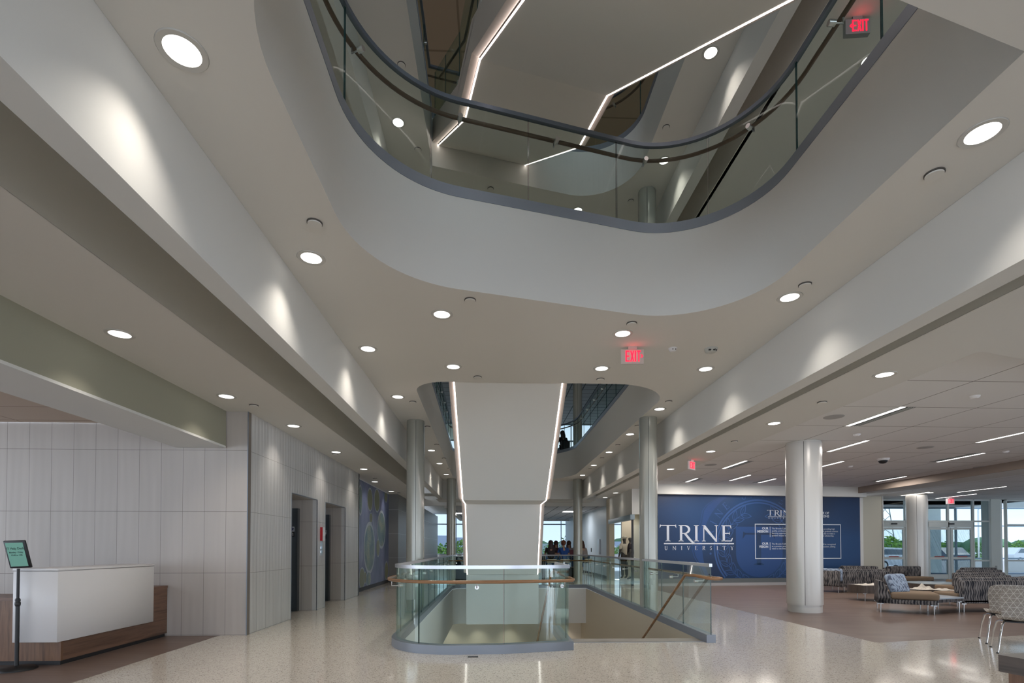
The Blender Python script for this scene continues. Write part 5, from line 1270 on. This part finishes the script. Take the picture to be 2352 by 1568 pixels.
# ------------------------------------------------------------------ outdoors
grass = mat('grass', (.10, .22, .03), .9)
struct('ground', plate(rect(-160, 200, 26, 240), [], -.25), mat('asphalt', (.45, .45, .46), .9))
tag(MB().box(-60, 16, 42, 120, -.25, -.201).build('lawn', grass), 'green lawn outside the far windows', 'lawn', None, 'stuff')
tag(MB().box(30, 110, 58, 120, -.25, -.201).build('lawn', grass), 'strip of green lawn beyond the parking area outside the entrance', 'lawn', None, 'stuff')
leafm = [mat('foliage_light', (.18, .34, .04), .8), mat('foliage_mid', (.09, .22, .04), .8), mat('foliage_far', (.08, .17, .08), .9)]
bark = mat('bark', (.10, .07, .05), .9)
def tree(x, y, h, r, label, mi=0, n=260, z0=-.2, seed=1, group=None, trunk=True):
    rnd = random.Random(seed); t = empty('tree', (x, y, z0), 0, label, 'tree', group); c = MB()
    cz = h - r * 1.05
    for k in range(n):
        a, b = rnd.uniform(0, 2 * pi), rnd.uniform(-1, 1); rr = r * rnd.uniform(.45, 1.0) * (1 - .25 * max(0, b))
        p = Vector((rr * sqrt(1 - b * b) * cos(a), rr * sqrt(1 - b * b) * sin(a), cz + r * 1.15 * b * rnd.uniform(.7, 1)))
        s_ = r * rnd.uniform(.10, .2)
        vs = [p + Vector((rnd.uniform(-1, 1), rnd.uniform(-1, 1), rnd.uniform(-.7, .7))) * s_ for _ in range(4)]
        c.add(vs, [(0, 1, 2), (0, 2, 3), (0, 3, 1), (1, 3, 2)])
    c.build('crown', leafm[mi], t)
    if trunk: MB().tube([(0, 0, 0), (.03 * h, 0, h * .35), (0, .02 * h, h * .8)], [h * .022, h * .018, h * .008], 8).build('trunk', bark, t)
    return t
def at(u, y): return hy(u, 1258, y).x
def ht(v, y, r): h = 1.55 + (1258 - v) / 1170 * y; return (h, min(r, h * .48))
HT1 = [ht(*a) for a in ((1251, 47, 1.3), (1254, 46, 1.1), (1250, 48, 1.2), (1243, 50, 1.4), (1242, 42, 1.2), (1250, 60, 1.6), (1250, 58, 1.4), (1226, 44, 1.0), (1252, 52, 1.4), (1251, 50, 1.2), (1254, 70, 1.6))]
HT2 = [ht(*a) for a in ((1243, 60, 2), (1232, 52, 2), (1240, 66, 2), (1238, 58, 2), (1243, 70, 2), (1243, 75, 2), (1242, 64, 2.2), (1246, 72, 2))]
for k, (u, y, h, r, lb, mi) in enumerate([(952, 47, 2.6, 1.5, 'bright green small tree at the far left window edge', 0), (988, 46, 2.2, 1.35, 'bright green small tree in the far left window, before the houses', 0), (1012, 48, 2.4, 1.5, 'light green bushy tree left of the second far window bar', 0),
    (1036, 50, 3.0, 1.6, 'green tree just left of the far left column', 1), (1058, 42, 3.1, 1.45, 'rounded green tree right of the far left column', 0), (1078, 60, 3.0, 2.2, 'pale green tree beside the lit staircase edge', 1),
    (1262, 58, 2.2, 1.6, 'green bush low in the far right window behind the students', 0), (1307, 44, 3.9, 1.15, 'thin young tree above the student in blue', 1), (1322, 52, 2.4, 1.6, 'green shrub just left of the far right column', 0),
    (1402, 50, 2.2, 1.4, 'bright bush at the left of the shop window view', 0), (1422, 70, 2.3, 2.2, 'pale green bush row seen through the shop glass', 0)]):
    tree(at(u, y), y, *HT1[k], lb, mi, 130 if u == 1307 else 320, seed=k + 3)
for k, (u, y, h, r, lb, mi) in enumerate([(2012, 60, 5.6, 3.2, 'green tree behind the parked car at the left entrance glass', 0), (2048, 52, 6.8, 3.2, 'tallest leafy green tree seen through the left entrance door', 0), (2076, 66, 5.0, 3.0, 'green tree at the right side of the left entrance door', 1),
    (2150, 58, 6.0, 2.8, 'green tree in the left leaf of the right entrance door', 0), (2172, 70, 4.8, 3.0, 'darker tree behind the entrance door frame', 1), (2243, 75, 5.5, 3.2, 'tree by the light pole in the side window', 1), (2340, 64, 6.2, 3.6, 'green tree in the window at the right picture edge', 0), (2318, 72, 5.0, 3.0, 'dark green tree at the right picture edge behind the power pole', 1)]):
    tree(at(u, y), y, *HT2[k], lb, mi, 420, seed=k + 30)
rnd = random.Random(5)
hill = MB()
for k in range(60):
    x = -120 + k * 6.5; hill.sphere((x, 190 + rnd.uniform(-8, 8), 1), rnd.uniform(3.4, 5.0), 9, 6, sc3=(1.7, .7, rnd.uniform(.7, 1.0)))
tag(hill.build('distant_woods', leafm[2]), 'dark green wooded hill line along the horizon', 'woods', None, 'stuff')
def house(u, y, w_, h, label, roof):
    x = at(u, y); t = empty('house', (x, y, -.2), radians(8), label, 'house')
    MB().box(-w_ / 2, w_ / 2, 0, 8, 0, h).build('walls', mat('house_wall', (.6, .58, .55), .8) if 'house_wall' not in bpy.data.materials else bpy.data.materials['house_wall'], t)
    MB().add([(-w_ / 2 - .4, -.4, h), (w_ / 2 + .4, -.4, h), (w_ / 2 + .4, 8.4, h), (-w_ / 2 - .4, 8.4, h), (-w_ / 2 - .4, 4, h + 2.6), (w_ / 2 + .4, 4, h + 2.6)], [(0, 1, 5, 4), (2, 3, 4, 5), (0, 4, 3), (1, 2, 5), (0, 3, 2, 1)]).build('roof', roof, t)
    MB().add([(-2, -.6, h), (2, -.6, h), (0, -.6, h + 2.2), (-2, 3, h), (2, 3, h), (0, 3, h + 2.2)], [(0, 1, 2), (0, 2, 5, 3), (1, 4, 5, 2)]).build('gable', white, t)
    for k in (-1, 1): MB().box(k * w_ / 4 - .5, k * w_ / 4 + .5, -.03, 0, h * .4, h * .8).build('window', dark, t)
rf = mat('grey_roof', (.25, .30, .36), .8)
house(986, 105, 9, 1.6, 'white gabled house with grey roof left in the far window', rf); house(1026, 125, 14, 1.6, 'long grey-roofed house behind the light green trees', rf); house(1405, 140, 26, .8, 'wide low grey roof seen through the shop glass', rf)
struct('fence', MB().box(at(1240, 75), at(1345, 75), 75, 75.3, -.2, 2.2), mat('pale_fence', (.55, .60, .66), .8)) if False else tag(MB().box(at(1240, 75), at(1345, 75), 75, 75.3, -.2, 2.0).build('building', mat('pale_building', (.50, .56, .62), .8)), 'long low pale building behind the far right window', 'building')
def car(x, y, rz, label, body, cat='car', s=1.0):
    t = empty('car', (x, y, -.22), rz, label, cat)
    side = [(-2.2, .35), (2.2, .35), (2.25, .75), (1.9, 1.0), (1.3, 1.08), (.65, 1.55), (-1.3, 1.62), (-1.95, 1.15), (-2.25, .95)]
    m_ = MB().prism([(a, b) for a, b in side], -.9, .9); m_.v = [(a, c, b) for a, b, c in m_.v]; o = m_.build('body', body, t); bv = o.modifiers.new('b', 'BEVEL'); bv.width = .08; bv.segments = 3
    wn = MB()
    for s_ in (-.905, .905): wn.add([(-1.7, s_, 1.1), (1.1, s_, 1.08), (.6, s_, 1.45), (-1.25, s_, 1.50)], [(0, 1, 2, 3)])
    wn.build('side_window', mat('car_glass', (.08, .12, .16), .1) if 'car_glass' not in bpy.data.materials else bpy.data.materials['car_glass'], t, recalc=False)
    for wx in (-1.4, 1.4):
        for s_ in (-.82, .82):
            wh = MB().lathe([(.34, -.11), (.34, .11)], n=24).xf(Matrix.Translation((wx, s_, .34)) @ Matrix.Rotation(pi / 2, 4, 'X')).build('wheel', black, t)
            MB().lathe([(.22, -.12), (.22, .12)], n=16).xf(Matrix.Translation((wx, s_, .34)) @ Matrix.Rotation(pi / 2, 4, 'X')).build('hub', steel, wh)
silv = mat('silver_car_paint', (.62, .64, .68), .25, .4)
car(at(2040, 36) + .2, 36, radians(4), 'silver car parked outside the left entrance door', silv)
car(at(2338, 48), 48, radians(15), 'small white car in the distance at the right picture edge', white)
car(at(2160, 44), 44, radians(80), 'dark car behind the low wall outside the right entrance door', mat('dark_car_paint', (.05, .07, .10), .3))
tag(MB().box(at(2133, 30), 26.5, 30, 30.4, -.2, .62).box(28.5, 48, 31, 31.4, -.2, .55).build('low_wall', mat('concrete', (.62, .60, .58), .9)), 'low pale concrete wall outside the entrance', 'wall')
tag(MB().box(23.6, 24.9, 27.3, 28.2, -.2, 5.5).build('portico_pillar', cwall), 'broad pale pillar outside behind the right door leaf', 'pillar')
tag(MB().box(18, 40, 26.6, 31, 3.9, 4.3).build('canopy', cwall), 'white entrance canopy outside the doors', 'canopy')
t = empty('street_lamp', (at(2248, 50), 50, -.2), 0, 'grey street lamp with curved arm outside the side window', 'street lamp')
MB().tube([(0, 0, 0), (0, 0, 5.4), (.15, 0, 5.7), (1.0, 0, 5.9)], .07, 8).build('pole', steel, t); MB().rbox(.9, 1.5, -.12, .12, 5.82, 5.95, .04, 2).build('lamp_head', whitem, t)
for u, y, lb in ((2034, 110, 'tall lattice power pylon behind the trees, left of the entrance column'), (2010, 125, 'lattice power pylon at the left entrance glass edge')):
    t = empty('pylon', (at(u, y), y, -.2), 0, lb, 'pylon'); p_ = MB()
    for s_ in (-1, 1): p_.tube([(s_ * 2.6, 0, 0), (s_ * .5, 0, 13), (s_ * .4, 0, 19)], .10, 5)
    for k in range(8):
        z0, z1 = k * 2.2, (k + 1) * 2.2; w0, w1 = 2.6 - 2.1 * min(1, z0 / 13), 2.6 - 2.1 * min(1, z1 / 13)
        p_.tube([(-w0, 0, z0), (w1, 0, z1)], .06, 4).tube([(w0, 0, z0), (-w1, 0, z1)], .06, 4)
    for z in (11.5, 14.5, 17.5): p_.tube([(-4, 0, z), (4, 0, z)], .08, 4).tube([(-4, 0, z), (0, 0, z + 1.4)], .06, 4).tube([(4, 0, z), (0, 0, z + 1.4)], .06, 4)
    p_.build('lattice', mat('pylon_steel', (.2, .22, .25), .6) if 'pylon_steel' not in bpy.data.materials else bpy.data.materials['pylon_steel'], t)
